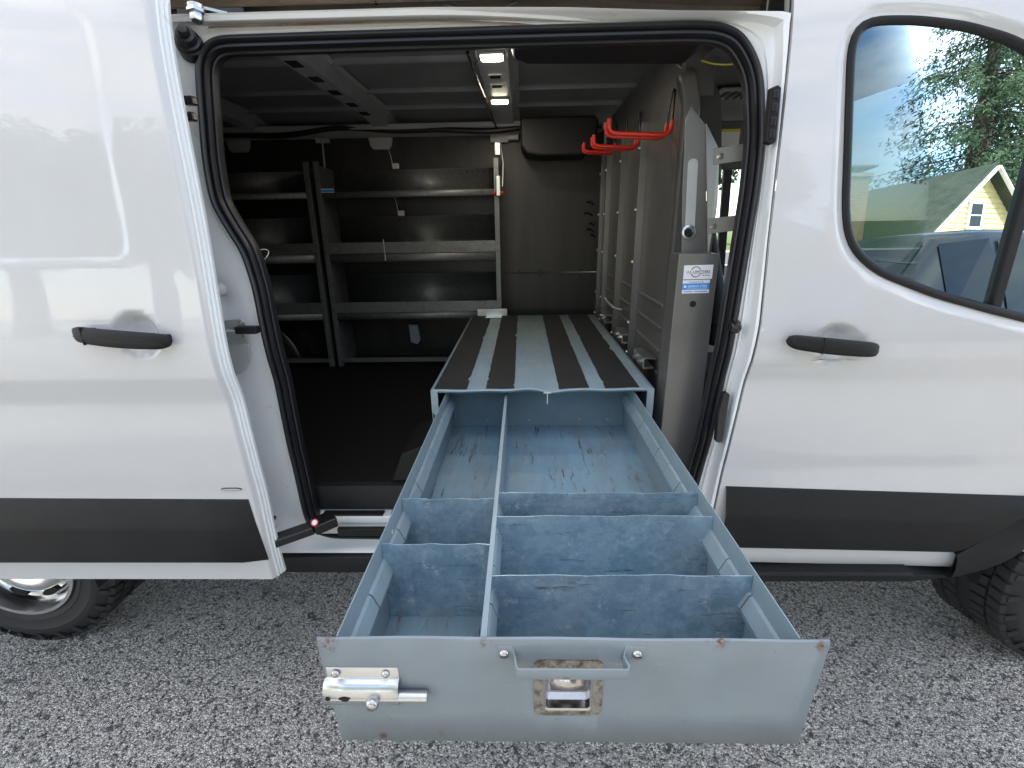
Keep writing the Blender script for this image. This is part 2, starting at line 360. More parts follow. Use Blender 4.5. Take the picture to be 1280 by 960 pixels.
# opening outline (x, z) at the plane of the rubber seal
OPEN = [(-.692,1.872),(-.3,1.874),(.10,1.875),(.38,1.875),(.45,1.872),(.50,1.853),(.543,1.798),(.56,1.754),(.58,1.64),(.584,1.518),(.581,1.42),(.574,1.2),(.561,1.016),(.546,.835),(.53,.729),(.515,.62),(.50,.545),(.46,.51),(.3,.505),(-.3,.505),(-.62,.51),(-.67,.53),(-.69,.56),(-.697,.615),(-.706,.825),(-.715,1.095),(-.721,1.3),(-.733,1.395),(-.752,1.43),(-.788,1.514),(-.785,1.616),(-.757,1.816),(-.74,1.85),(-.715,1.867)]
OPEN = [lift(x, z, sealY) for x, z in OPEN]
LOOP = dens([(x, z, 0) for x, z in OPEN], .014, 5)
NL = len(LOOP); CEN = Vector((-.1, 1.25, 0))
NRM = []
for i in range(NL):
    t = (LOOP[(i+2) % NL]-LOOP[i-2]).normalized(); q = Vector((t.y, -t.x, 0))
    if q.dot(CEN-LOOP[i]) < 0: q = -q
    NRM.append(q)
def sweep_loop(name, prof, mat, smooth=60):
    vs = []; k = len(prof)
    for p, q in zip(LOOP, NRM):
        for n_, y in prof: a = p+q*n_; vs.append((a.x, sealY(p.y)+y, a.y))
    fs = [(i*k+j, ((i+1) % NL)*k+j, ((i+1) % NL)*k+j+1, i*k+j+1) for i in range(NL) for j in range(k-1)]
    return mesh(name, vs, fs, mat, VAN, smooth)
sweep_loop('door_seal', [(-.002,.004),(-.001,-.010),(.004,-.019),(.010,-.021),(.014,-.017),(.016,-.006),(.018,-.006),(.020,-.013),(.025,-.014),(.028,-.008),(.029,.006),(.031,.006),(.033,.001),(.036,.003),(.037,.014),(.034,.030)], 'rubber', 50)

# painted jamb between the seal and the outer skin
def cast(dirv, poly, c):
    best = None
    for i in range(len(poly)):
        a, b = Vector(poly[i]), Vector(poly[(i+1) % len(poly)]); e = b-a
        den = dirv.x*e.y-dirv.y*e.x
        if abs(den) < 1e-9: continue
        t = ((a.x-c.x)*e.y-(a.y-c.y)*e.x)/den; u = ((a.x-c.x)*dirv.y-(a.y-c.y)*dirv.x)/den
        if t > 0 and -1e-6 <= u <= 1+1e-6 and (best is None or t < best): best = t
    return Vector((c.x+dirv.x*best, c.y+dirv.y*best))
SEAM = [(2.0,.616),(1.95,.615),(1.4,.609),(1.2,.612),(1.0,.602),(.8,.590),(.6,.578),(.45,.571)]
JP = [(-1.06,1.925),(-.2,1.925),(.1,1.917),(.35,1.904),(.609,1.895),(.605,1.4),(.607,1.2),(.597,1.0),(.585,.8),(.573,.6),(.566,.455),(-1.06,.455)]
T = [0,.03,.08,.16,.28,.30,.33,.5,.66,.72,.78,.9,1.0]
vs = []
for p, q in zip(LOOP, NRM):
    c2 = Vector((CEN.x, CEN.y)); o2 = cast((Vector((p.x, p.y))-c2).normalized(), JP, c2); p2 = Vector((p.x, p.y))
    sx = o2.x > .5
    for t in T:
        a = p2.lerp(o2, t); y0 = sealY(p.y)+.004; y1 = skinF(o2.y)+.004
        if o2.y < .47: y1 = -.012
        if o2.y > 1.89: y1 = min(sealY(p.y), y1)-.004
        h = .15*sm(0, .1, t)+.10*sm(.27, .34, t)+.75*sm(.62, .8, t) if sx else .1*sm(0, .05, t)+.15*sm(.27, .5, t)+.75*sm(.5, 1, t)
        y = y0+(y1-y0)*h
        if not sx and .2 < t < .95 and o2.x < -1 : y += .018*math.exp(-((a.y-1.27)/.045)**2)-.010*math.exp(-((a.y-.82)/.25)**2)*sm(.3,.5,t)
        vs.append((a.x, y, a.y))
k = len(T)
fs = [(i*k+j, ((i+1) % NL)*k+j, ((i+1) % NL)*k+j+1, i*k+j+1) for i in range(NL) for j in range(k-1)]
mesh('side_frame', vs, fs, 'jamb_paint', VAN, 45)

# upper door track: painted lip, recessed dirty channel, roof edge above
yh = sealY(1.9)
def lineX(prof, x0, x1, n_=2, bend=0):
    rows = []
    for i in range(n_+1):
        x = x0+(x1-x0)*i/n_; b_ = bend*sm(-.25, .60, x); rows.append([(x, y+.055*b_, z-.028*b_) for y, z in prof])
    return rows
MB().grid(lineX([(yh-.012,1.912),(yh-.030,1.915),(yh-.034,1.921),(yh-.028,1.927),(yh-.006,1.929),(yh+.01,1.930)], -1.9, .588, 40, 1)).build('track_lip', 'jamb_paint', VAN, 40, solid=.002)
MB().grid(lineX([(yh+.008,1.929),(yh+.012,1.940),(yh+.05,1.950),(yh+.052,1.99),(yh+.01,2.0),(yh-.03,1.998),(yh-.034,1.985)], -1.9, .602, 40, 1)).build('door_track', 'track_steel', VAN, 40)
MB().grid([[(.585+.02*t, yh+.02+.045*t, 1.90-.01*t+.09*s_) for t in (0,.5,1)] for s_ in (0,.5,1)]).build('track_end_cap', 'track_steel', VAN, 40, solid=.004)
MB().grid([[(x, yh-.010+.05*sm(-.25,.6,x), 1.911-.030*sm(-.25,.6,x)), (x, yh-.016+.05*sm(-.25,.6,x), 1.9035-.026*sm(-.25,.6,x))] for x in [-.74+1.26*i/40 for i in range(41)]]).build('header_strip', 'track_steel', VAN, 60)  # narrow tan strip just below the track lip
for i, x in enumerate((-.35,.12,.45)): MB().lathe([(0,0),(.004,0),(.004,.004),(0,.005)], (x, yh+.049, 1.968), (0,-1,0), 10).build('track_rivet', 'black_gloss', VAN, 40)
# roof skin: curves from the near gutter over to the far side
prof = [(.10,1.925),(-.0+.03,1.985),(.02,2.0),(.035,2.03),(.08,2.06),(.2,2.085),(.5,2.10),(.97,2.105),(1.45,2.10),(1.75,2.085),(1.87,2.06),(1.92,2.03),(1.95,1.95),(1.985,1.6),(2.01,1.18),(1.985,1.0),(1.97,.75),(1.96,.45),(1.85,.42)]
cargo = prof[1:]
MB().grid(lineX(cargo, -3.0, .60, 8)).build('roof_and_far_side', 'paint', VAN, 50, solid=.004)
# cab shell: roof tapering to the windscreen; the far side is left open for the driver's window
MB().grid([[(x, y, z-dz) for y, z in cargo[:12]] for x, dz in ((.61,0),(1.0,.015),(1.35,.06))]).build('cab_roof', 'paint', VAN, 50, solid=.004)
MB().box(.60,2.75,1.94,1.98,.45,1.18).build('driver_door_lower', 'paint', VAN, bevel=.01)
MB().box(.60,.72,1.93,1.975,1.18,1.97).build('far_pillar', 'paint', VAN, bevel=.005)
MB().bar((1.42,1.94,1.93),(2.05,1.95,1.2),.05,.06,(0,1,0)).build('far_windscreen_pillar', 'paint', VAN, bevel=.005)
mesh('driver_window', [(.72,1.955,1.18),(2.02,1.955,1.18),(1.42,1.955,1.93),(.72,1.955,1.94)], [(0,1,2,3)], 'clear_glass', VAN)
mesh('windscreen', [(1.38,.06,2.02),(1.38,1.93,2.02),(2.08,1.93,1.22),(2.08,.02,1.22)], [(0,1,2,3)], 'clear_glass', VAN)
MB().grid([[(x, y, z) for y in (-.02,.3,.97,1.65,1.96)] for x, z in ((2.06,1.22),(2.5,1.12),(2.72,.98),(2.78,.75),(2.78,.45))]).build('bonnet', 'paint', VAN, 60, solid=.004)

# rear quarter behind the opened door
rows = [[(-3.0+2.0*i/20, z) for i in range(21)] for z in [2.0-1.55*j/60 for j in range(61)]]
skin_surface('rear_quarter', rows, lambda x, z: skinF(z), 'paint', VAN)
# rear and front closing panels (the sun must not come in)
MB().box(-3.0,-2.97,-.05,1.96,.45,2.08).build('rear_doors', 'paint', VAN, bevel=.01)

# ------------------------------------------------------------------ sliding door (open)
XE = -.745
pan = [(at(u, v, -.135)) for u, v in ((92,0),(112,20),(119,38),(133,110),(150,190),(165,250),(175,290),(179,312))]
PB = sorted((p.z, p.x) for p in pan); ZB = at(80, 333, -.155).z
PKL = at(170, 420, -.185)
def sliding_y(x, z):
    y = skinS(z)
    a = interp(PB, max(PB[0][0]-.01, min(z, PB[-1][0])))-x-max(0, z-1.80)*.15; b = z-ZB; r = .05
    dd = r-math.hypot(r-a, r-b) if a < r and b < r else min(a, b)
    y += .0034*sm(0, .028, dd)
    ex, ez = (x-PKL.x)/.062, (z-PKL.z)/.062; q_ = math.hypot(ex, ez)
    if q_ < 1.15: y += .030*(1-sm(.40, 1.0, q_))
    y += .012*sm(XE-.016, XE, x)**2
    return y
xs = [-2.35+i*(1.07/16) for i in range(16)]+[-1.28+i*.0105 for i in range(51)]; xs = [x for x in xs if x < XE-.02]+[XE-.018,XE-.014,XE-.010,XE-.006,XE-.003,XE]
zs = [1.98-i*.0115 for i in range(132)]; zs = [z for z in zs if z > .462]+[.458]
def tap(x, z): return x-.020*sm(1.35, 1.95, z)*sm(-1.0, XE, x)
SDOOR = skin_surface('sliding_door', [[(tap(x, z), z) for x in xs] for z in zs], lambda x, z: sliding_y(x+.020*sm(1.35, 1.95, z)*sm(-1.0, XE-.02*sm(1.35, 1.95, z), x), z), 'paint', VAN)
# front return of the door with its stepped inner flange
edge = [(0,.0),(.004,.006),(.003,.022),(.008,.026),(.008,.036),(.012,.040),(.011,.058),(-.03,.062),(-.06,.062)]
zz = [z for z in zs[::2]]
MB().grid([[(tap(XE, z)+dx-.0008, skinS(z)+.012+dy*.55, z) for dx, dy in edge] for z in zz]).build('door_edge', 'jamb_paint', SDOOR, 35)
MB().grid([[(x, skinS(z)+.046, z) for x in (-2.35,-.80)] for z in zz]).build('inner_panel', 'jamb_paint', SDOOR, 35)
MB().grid([[(x, skinS(.46)+dy, .458-dz) for dy, dz in ((0,0),(.006,.006),(.046,.004))] for x in (-2.35,-1.5,XE)]).build('bottom_edge', 'paint', SDOOR, 35)

def band(name, parent, xa, xb, top, bot, yf, mat='black_plastic', end=None, seg=24):
    "protective moulding: sloped shoulder, flat face, rounded bottom"
    rows = []
    for i in range(seg+1):
        t = i/seg; x = xa+(xb-xa)*t; zt, zb = top(x), bot(x); h = zt-zb; row = []
        for f, d_ in ((1,.001),(.99,.004),(.96,.007),(.64,.025),(.60,.0265),(.55,.027),(.06,.0255),(.015,.018),(0,.001)):
            z = zb+h*f; xx = x+(end(f) if end and i == seg else 0); row.append((xx, yf(z)-(d_ if not (end and i == seg) else .001), z))
        rows.append(row)
        if end and i == seg-1:
            rows[-1] = [(x+end(f)*.72+.0, p[1], p[2]) for (f, d_), p in zip(((1,0),(.99,0),(.96,0),(.64,0),(.60,0),(.55,0),(.06,0),(.015,0),(0,0)), row)]
    return MB().grid(rows).build(name, mat, parent, 25)
tl = lambda x: .7435-.010*(x+1.2); bl = lambda x: .5345
band('side_moulding', SDOOR, -2.33, -.800, tl, bl, skinS, end=lambda f: .042+.009*math.cos(f*math.pi), seg=30)
def handle(name, parent, x0, x1, z0, z1, yf, flip):
    rows = []; K = 14; Np = 60; sgn = 1 if not flip else -1
    for i in range(Np+1):
        t = i/Np; x = x0+(x1-x0)*t; zc = z0+(z1-z0)*t
        endf = math.sqrt(max(0, 1-abs((t-.5)/.5)**12))+.001
        bow = .014+.024*math.sin(math.pi*min(1, max(0, t)))**.45
        hh = .0195*endf*(1-.04*math.cos(2*math.pi*t)); dd = .012*endf
        row = []
        for j in range(K):
            a = 2*math.pi*j/K; cx, sx_ = math.cos(a), math.sin(a); pw = .55
            row.append((x, yf(zc)-bow+dd*math.copysign(abs(cx)**pw, cx), zc+hh*math.copysign(abs(sx_)**pw, sx_)))
        rows.append(row+[row[0]])
    h = MB().grid(rows).build(name, 'black_plastic', parent, 60)
    for t in (.11, .89):    # feet that meet the skin
        x = x0+(x1-x0)*t; zc = z0+(z1-z0)*t; MB().box(x-.014,x+.014,yf(zc)-.022,yf(zc)+.004,zc-.011,zc+.011).build('handle_foot', 'black_plastic', h, bevel=.004)
    tj = .17 if not flip else .33
    x = x0+(x1-x0)*tj; zc = z0+(z1-z0)*tj; y = yf(zc)-(.014+.024*math.sin(math.pi*tj)**.45)-.0122
    MB().box(x-.0007,x+.0007,y-.0004,y+.012,zc-.0205,zc+.0208).build('joint_line', 'black_gloss', h, bevel=0)
    rr = []
    for i in range(2, Np-1):
        t = i/Np; rr.append((x0+(x1-x0)*t, yf(z0+(z1-z0)*t)-(.014+.024*math.sin(math.pi*t)**.45)-.0118, z0+(z1-z0)*t-.003))
    MB().tube(rr, .0007, 4).build('seam_line', 'black_gloss', h, 60)
    return h
handle('door_handle', SDOOR, -1.056, -.828, 1.226, 1.204, skinS, False)
bd = at(290, 612, -.15)
pl = [(bd.x+.017*math.cos(a)*(1 if abs(math.cos(a)) < .9 else 1)+(.012 if math.cos(a) > 0 else -.012)-.003, bd.z+.0042*math.sin(a)) for a in [2*math.pi*i/24 for i in range(24)]]
ys = skinS(bd.z)
bo = MB().prism(pl, 'y', ys-.0035, ys+.001).build('badge', 'print_dark', SDOOR, bevel=.0006)
MB().prism([((x-bd.x)*.93+bd.x, (z-bd.z)*.66+bd.z) for x, z in pl], 'y', ys-.0042, ys).build('badge_face', 'bright_zinc', bo)

# ------------------------------------------------------------------ front door
WIN = [(at(u, v, -.02).x, at(u, v, -.02).z) for u, v in ((1063,52),(1074,26),(1094,17.5),(1155,18),(1216,26),(1280,46))]
WIN = [(.744,1.824),(.756,1.868),(.790,1.884),(.893,1.882),(1.0,1.868),(1.11,1.838),(1.26,1.765),(1.45,1.61),(1.60,1.42),(1.66,1.30),(1.655,1.20),(1.60,1.165),(1.45,1.170),(1.314,1.186),(1.172,1.222),(1.037,1.260),(.891,1.315),(.83,1.358),(.795,1.405),(.779,1.473),(.771,1.551),(.755,1.701)]
WL = [Vector((p.x, p.y)) for p in dens([(x, z, 0) for x, z in WIN], .02, 3)]
WC = Vector((1.15, 1.5)); ZS = 1.10
DP = [(.6072,ZS),(.612,1.2),(.609,1.4),(.615,1.97),(1.0,1.97),(1.25,1.93),(1.45,1.80),(1.80,1.36),(1.86,1.26),(1.86,ZS)]
PKR = at(1048, 431, -.065)
def pocketF(x, z):
    y = skinF(z); q_ = math.hypot((x-PKR.x)/.062, (z-PKR.z)/.062)
    if q_ < 1.15: y += .030*(1-sm(.40, 1.0, q_))
    return y
OUT = [cast((p-WC).normalized(), DP, WC) for p in WL]
for c_ in DP:
    c_ = Vector(c_); i = min(range(len(OUT)), key=lambda q: (OUT[q]-c_).length); OUT[i] = c_
rows = []
for i in range(len(WL)+1):
    p = WL[i % len(WL)]; o2 = OUT[i % len(WL)]
    rows.append([(p.lerp(o2, t).x, p.lerp(o2, t).y) for t in [(j/18)**1.2 for j in range(18)]+[.95,.965,.978,.988,.995,1.0]])
def fdoor_y(x, z):
    y = pocketF(x, z); return y
# the frame round the window steps in towards the glass
def fdoor_frame(x, z):
    y = fdoor_y(x, z); p = Vector((x, z)); dmin = min((p-a).length for a in WL[::1]); return y+.010*(1-sm(0, .030, dmin))
FDOOR = skin_surface('front_door', rows, fdoor_frame, 'paint', VAN)
xs2 = [0,.0005,.0012,.002,.003,.0045,.006,.008,.011,.015]+[.022+.978*(i/44)**1.15 for i in range(45)]; zs2 = [ZS-i*.0125 for i in range(52)]
rows = []
for z in zs2: xa = interp(SEAM, z); rows.append([(xa+(1.86-xa)*t, z) for t in xs2])
skin_surface('lower_panel', rows, fdoor_y, 'paint', FDOOR)
MB().grid([[(interp(SEAM, z)-.0006, skinF(z)+.0, z), (interp(SEAM, z)-.001, skinF(z)+.012, z), (interp(SEAM, z)+.004, skinF(z)+.05, z)] for z in [1.97-.02*i for i in range(76)]]).build('door_edge', 'paint', FDOOR, 60)
MB().grid([[(interp(SEAM, z)-.0065, skinF(z)+.006, z), (interp(SEAM, z)-.004, skinF(z)+.012, z), (interp(SEAM, z)+.0, skinF(z)+.014, z)] for z in [1.97-.02*i for i in range(76)]]).build('gap_seal', 'rubber', FDOOR, 60)
def ringloop(loop, prof, name, mat, parent, yf):
    n_ = len(loop); k = len(prof); vs = []
    for i in range(n_):
        t = (loop[(i+1) % n_]-loop[i-1]).normalized(); q = Vector((t.y, -t.x))
        if q.dot(WC-loop[i]) < 0: q = -q
        for a, y in prof: p = loop[i]+q*a; vs.append((p.x, yf(loop[i].y)+y, p.y))
    fs = [(i*k+j, ((i+1) % n_)*k+j, ((i+1) % n_)*k+j+1, i*k+j+1) for i in range(n_) for j in range(k-1)]
    return mesh(name, vs, fs, mat, parent, 50)
ringloop(WL, [(-.001,.010),(.000,.004),(.006,.001),(.014,.004),(.020,.010),(.021,.05)], 'window_frame', 'black_plastic', FDOOR, skinF)
GL = []
for i in range(len(WL)):
    t = (WL[(i+1) % len(WL)]-WL[i-1]).normalized(); q = Vector((t.y, -t.x)); q = q if q.dot(WC-WL[i]) > 0 else -q; GL.append(WL[i]+q*.019)
# flat pane leaning in at the top
GY0, GS = skinF(1.2)+.036, (skinF(1.86)-skinF(1.2))/.66*.62
glassY = lambda z: GY0+GS*(z-1.2)
mesh('window_pane', [(p.x, glassY(p.y), p.y) for p in GL], [tuple(range(len(GL)))], 'window_glass', FDOOR)
a_, b_ = at(1283, 215, -.01), at(1248, 392, -.05)
MB().bar((a_.x+.02, glassY(1.80)-.006, 1.80), (b_.x, glassY(b_.z)-.006, b_.z), .024, .018, (0,1,0)).build('window_divider', 'black_plastic', FDOOR, bevel=.003)
handle('door_handle', FDOOR, .672, .907, 1.160, 1.134, skinF, True)
tr_ = lambda x: .7035-.041*(x-.6); br_ = lambda x: .488-.028*(x-.714)
band('side_moulding', FDOOR, .600, 1.62, tr_, lambda x: max(br_(x), .47+(x-1.33)*.97) if x > 1.30 else br_(x), skinF, seg=40)
# rocker below the moulding, then the black running board
MB().grid([[(x, y, z-.028*(x-.72)) for y, z in ((-.020,.487),(-.022,.478),(-.020,.440),(-.012,.420),(.02,.412))] for x in (.50,.8,1.1,1.36)]).build('rocker_panel', 'paint', VAN, 40)
MB().prism([(-.052,.392),(-.056,.402),(-.050,.412),(.05,.416),(.05,.37),(-.02,.362),(-.040,.368)], 'x', .49, 1.20).build('running_board', 'black_plastic', VAN, bevel=.003)
MB().add([(1.20,-.054,.402),(1.20,.05,.412),(1.36,.02,.388),(1.36,-.03,.386),(1.20,-.040,.366),(1.20,.05,.366),(1.36,.02,.378),(1.36,-.03,.378)], [(0,3,2,1),(4,5,6,7),(0,4,7,3),(3,7,6,2),(2,6,5,1)]).build('running_board_tip', 'black_plastic', VAN, bevel=.003)
MB().prism([(-.018,.382),(-.026,.415),(-.022,.445),(-.010,.452),(.05,.452),(.05,.382)], 'x', -1.25, .49).build('lower_step', 'black_plastic', VAN, bevel=.003)
# front wheel arch flare and fender
fcx, fcz = 1.885, .32
FU = dens([(1.325,.470,0),(1.40,.535,0),(1.47,.605,0),(1.55,.70,0),(1.66,.79,0),(1.86,.84,0),(2.06,.79,0),(2.2,.66,0),(2.30,.45,0)], .05, 2, False)
FLo = dens([(1.315,.388,0),(1.42,.415,0),(1.50,.470,0),(1.55,.545,0),(1.61,.625,0),(1.72,.70,0),(1.86,.725,0),(2.0,.70,0),(2.12,.60,0),(2.20,.40,0)], .05, 2, False)
def resam(P, k):
    L_ = [0]
    for a, b in zip(P, P[1:]): L_.append(L_[-1]+(b-a).length)
    o = []
    for i in range(k+1):
        t = L_[-1]*i/k; j = max(0, min(len(P)-2, next((q for q in range(len(L_)) if L_[q] >= t), 1)-1)); o.append(P[j].lerp(P[j+1], (t-L_[j])/max(1e-6, L_[j+1]-L_[j])))
    return o
rows = []
for p, q in zip(resam(FU, 30), resam(FLo, 30)):
    row = []
    for f, dy in ((0,-.001),(.03,-.014),(.15,-.022),(.55,-.030),(.88,-.030),(1,-.022),(1.01,.04)):
        a = p.lerp(q, f); row.append((a.x, -.026+dy, a.y))
    rows.append(row)
MB().grid(rows).build('wheel_arch_flare', 'black_plastic', VAN, 35)
mesh('fender_infill', [(1.335,-.028,.40),(1.335,-.028,.475),(1.47,-.028,.61),(1.60,-.028,.76),(1.9,-.028,.86),(1.9,-.028,.72),(1.6,-.028,.60),(1.50,-.028,.47),(1.42,-.028,.41)], [(0,1,2,3,4,5,6,7,8)], 'black_plastic', VAN, solid=.004)
rows = [[(fcx+.42*math.cos(a), y, fcz+.42*math.sin(a)) for y in (.0,.5)] for a in [R(180)-R(180)*i/20 for i in range(21)]]
MB().grid(rows).build('wheel_arch_liner', 'wheel_well', VAN, 60)
# front fender ahead of the door (mostly outside the picture)
MB().grid([[(x, skinF(z), z) for z in (1.20,1.05,.86,.85)] for x in (1.86,2.3,2.75)]).build('front_fender', 'paint', VAN, 60, solid=.003)

# ------------------------------------------------------------------ wheels
def wheel(cx, yo, cz, rad, wdt, rimr, steer, mat_rim):
    hub = bpy.data.objects.new('wheel', None); COL.objects.link(hub); hub.parent = VAN; hub.location = (cx-VAN.location.x, yo+wdt/2-VAN.location.y, cz); hub.rotation_euler = (0, 0, steer)
    h = wdt/2; rr = rad-.012
    mb = MB().lathe([(rimr-.004,-h+.03),(rimr+.004,-h+.012),(rimr+.012,-h+.004),(rimr+.03,-h-.002),(rimr+.034,-h-.004),(rimr+.036,-h-.002),(rimr+.07,-h-.004),(rimr+.074,-h-.007),(rad-.055,-h-.006),(rad-.05,-h-.003),(rad-.03,-h+.006),(rr,-h+.022),(rr,h-.022),(rad-.03,h-.006),(rimr+.03,h+.002),(rimr,h-.02)], (0,0,0), (0,1,0), 72)
    NB = 52
    for i in range(NB):
        for row, (y0, y1, ph, wd) in enumerate(((-h+.004,-h+.050,0,.74),(-h+.058,-h*.16,.5,.80),(h*.16-.0+.004,h-.058,.2,.80),(h-.050,h-.004,.65,.74))):
            a0 = 2*math.pi*(i+ph)/NB; da = 2*math.pi/NB*wd/2; sk = .010*(1 if row % 2 else -1)
            vs = []
            for r_, tp in ((rr-.004,1.0),(rad,.90)):
                for y, sg in ((y0,0),(y1,1)):
                    yy = y if not (r_ == rad and row in (0,3)) else (y+.007 if (row == 0 and sg == 0) else (y-.007 if row == 3 and sg == 1 else y))
                    for s_ in (-1, 1):
                        a = a0+s_*da*tp+(sk*(1 if sg else -1)); vs.append((r_*math.sin(a), yy, -r_*math.cos(a)))
            mb.add(vs, [(0,1,3,2),(4,6,7,5),(0,4,5,1),(2,3,7,6),(0,2,6,4),(1,5,7,3)])
        if i % 2 == 0:   # shoulder lugs reaching down the sidewall
            a0 = 2*math.pi*i/NB; vs = []
            for r_, y in ((rad-.012,-h+.006),(rad-.045,-h-.004)):
                for dy in (0,-.004):
                    for s_ in (-1,1): a = a0+s_*.028; vs.append((r_*math.sin(a), y+dy, -r_*math.cos(a)))
            mb.add(vs, [(2,3,7,6),(0,4,6,2),(1,3,7,5),(4,5,7,6)])
    ty = mb.build('tyre', 'tyre_rubber', hub, 35)
    ty.matrix_parent_inverse = Matrix.Identity(4)
    mb = MB().lathe([(rimr+.004,-h+.006),(rimr+.010,-h+.002),(rimr+.008,-h-.003),(rimr-.004,-h-.002),(rimr-.012,-h+.012),(rimr-.022,-h+.030),(rimr-.030,-h+.05),(rimr-.045,-h+.052),(rimr-.058,-h+.040),(rimr-.075,-h+.030),(rimr-.10,-h+.034),(.085,-h+.05),(.075,-h+.02),(.06,-h+.012),(.0,-h+.010)], (0,0,0), (0,1,0), 64)
    rm = mb.build('rim', mat_rim, hub, 40); rm.matrix_parent_inverse = Matrix.Identity(4)
    for i in range(8):
        a = 2*math.pi*(i+.5)/8; rc = rimr-.052; e = []
        for j in range(16):
            b = 2*math.pi*j/16; r_ = rc+.013*math.cos(b); aa = a+.034/rc*math.sin(b); e.append((r_*math.sin(aa), -r_*math.cos(aa)))
        o = MB().prism(e, 'y', -h+.034, -h+.06).build('vent_hole', 'wheel_well', hub); o.matrix_parent_inverse = Matrix.Identity(4)
    return hub
wheel(-1.86, .100, .31, .36, .235, .212, 0, 'rim_silver')
wheel(fcx, .045, .32, .37, .25, .195, R(11), 'rim_silver')
rows = [[(-1.86+.43*math.cos(a), y, .32+.43*math.sin(a)) for y in (-.02,.6)] for a in [R(180)-R(180)*i/20 for i in range(21)]]
MB().grid(rows).build('rear_arch_liner', 'wheel_well', VAN, 60)
MB().box(-2.9,2.5,.35,1.7,.30,.42).build('underbody', 'wheel_well', VAN)
wheel(-1.86, 1.66, .295, .345, .225, .215, 0, 'rim_silver'); wheel(fcx, 1.66, .295, .345, .225, .215, 0, 'rim_silver')

# ------------------------------------------------------------------ cargo bay
FZ = .65
box('cargo_floor', 'floor_rubber', VAN, -2.95,.62,.10,1.80,FZ-.04,FZ, bevel=.004)
MB().prism([(.100,FZ+.0005),(.080,FZ-.004),(.074,FZ-.016),(.068,.565),(.10,.565)], 'x', -.74, .60).build('step_riser', 'black_plastic', VAN, bevel=.003)
# sill: painted ledges and the black guide rails
box('sill_ledge', 'jamb_paint', VAN, -.72,.58,.035,.10,.520,.560, bevel=.003)
box('sill_rail', 'black_gloss', VAN, -.66,-.46,.036,.062,.5605,.566, bevel=.001); box('sill_rail', 'black_gloss', VAN, -.435,.50,.036,.060,.5605,.569, bevel=.001)
box('sill_channel', 'bright_zinc', VAN, -.68,.54,.012,.034,.510,.534, bevel=.002)
box('sill_cover', 'black_plastic', VAN, -.60,.54,-.004,.012,.512,.540, bevel=.003)
# low black side box by the drawer cabinet, seen at the floor edge
MB().prism([(-.44,FZ),(-.40,FZ+.10),(-.33,FZ+.13),(-.302,FZ+.13),(-.302,FZ)], 'y', .10, .34).build('corner_guard', 'black_plastic', VAN, bevel=.006)
# far wall
box('wall_liner', 'ply_liner', VAN, -2.95,.47,1.72,1.745,FZ,1.165, bevel=.001)
box('wall_liner', 'ply_liner', VAN, -2.95,.47,1.715,1.740,1.172,1.955, bevel=.001)
for x in (-.02,.11,.24,.36):
    for z in (1.185,1.152): MB().lathe([(.006,0),(.005,.003),(0,.004)], (x, 1.715 if z > 1.17 else 1.72, z), (0,-1,0), 10).build('liner_rivet', 'black_gloss', VAN, 50)
# ceiling skin with long beads, rails and bows
rows = []
zr = lambda y: 2.055-.10*max(0,(abs(y-.97)-.45)/.45)**2
ys_ = [.06+1.72*i/240 for i in range(241)]
bead = lambda y: sum(.018*sm(c-.016, c-.004, y)*(1-sm(c+.004, c+.05, y)) for c in (.36,.80,1.22,1.52))
MB().grid([[(x, y, zr(y)-bead(y)) for y in ys_] for x in [-2.95+3.55*i/6 for i in range(7)]]).build('roof_lining', 'roof_steel', VAN, 50)
def bow(x, w_, name, depth=.05):
    rows = []
    for y in [.09+1.66*i/24 for i in range(25)]:
        z = zr(y)-.012; d_ = depth
        rows.append([(x-w_/2-.03, y, z+.004), (x-w_/2-.008, y, z-.002), (x-w_/2+.006, y, z-d_), (x+w_/2-.006, y, z-d_), (x+w_/2+.008, y, z-.002), (x+w_/2+.03, y, z+.004)])
    return MB().grid(rows).build(name, 'bow_steel_lit', VAN, 35, solid=.0015)
b1 = bow(-.77,.085,'roof_bow',.055); b2 = bow(-.095,.115,'roof_bow',.055); b3 = bow(-1.5,.085,'roof_bow',.055)
for y in (.42,.60,.78,.97,1.18,1.36):
    z = zr(y)-.0675; box('bow_slot', 'wheel_well', b1, -.797,-.755,y-.035,y+.035,z-.0022,z+.001, bevel=0)
for y in (.80,.93):
    z = zr(y)-.0675; box('bow_slot', 'wheel_well', b2, -.117,-.077,y-.022,y+.022,z-.0022,z+.001, bevel=0)
    box('slot_rim', 'bright_zinc', b2, -.122,-.072,y-.030,y-.025,z-.004,z+.001, bevel=0)
for y, w_ in ((.56,.036),(1.15,.036)):
    z = zr(y)-.068
    lamp = box('dome_lamp', 'wall_grey', VAN, -.095-w_-.006,-.095+w_+.006,y-.040,y+.040,z-.008,z, bevel=.004)
    o = MB().prism([(-.095-w_,y-.020),(-.095-w_*.75,y-.026),(-.095+w_*.75,y-.026),(-.095+w_,y-.020),(-.095+w_,y+.020),(-.095+w_*.75,y+.026),(-.095-w_*.75,y+.026),(-.095-w_,y+.020)], 'z', z-.013, z-.0081).build('lens', 'led', lamp, bevel=.003)
    ld = bpy.data.lights.new('dome_lamp_light', 'AREA'); ld.shape = 'RECTANGLE'; ld.size = .085; ld.size_y = .06; ld.energy = .5; ld.color = (1, .88, .72)
    lo = bpy.data.objects.new('dome_lamp_light', ld); COL.objects.link(lo); lo.location = (-.095, y, z-.016)
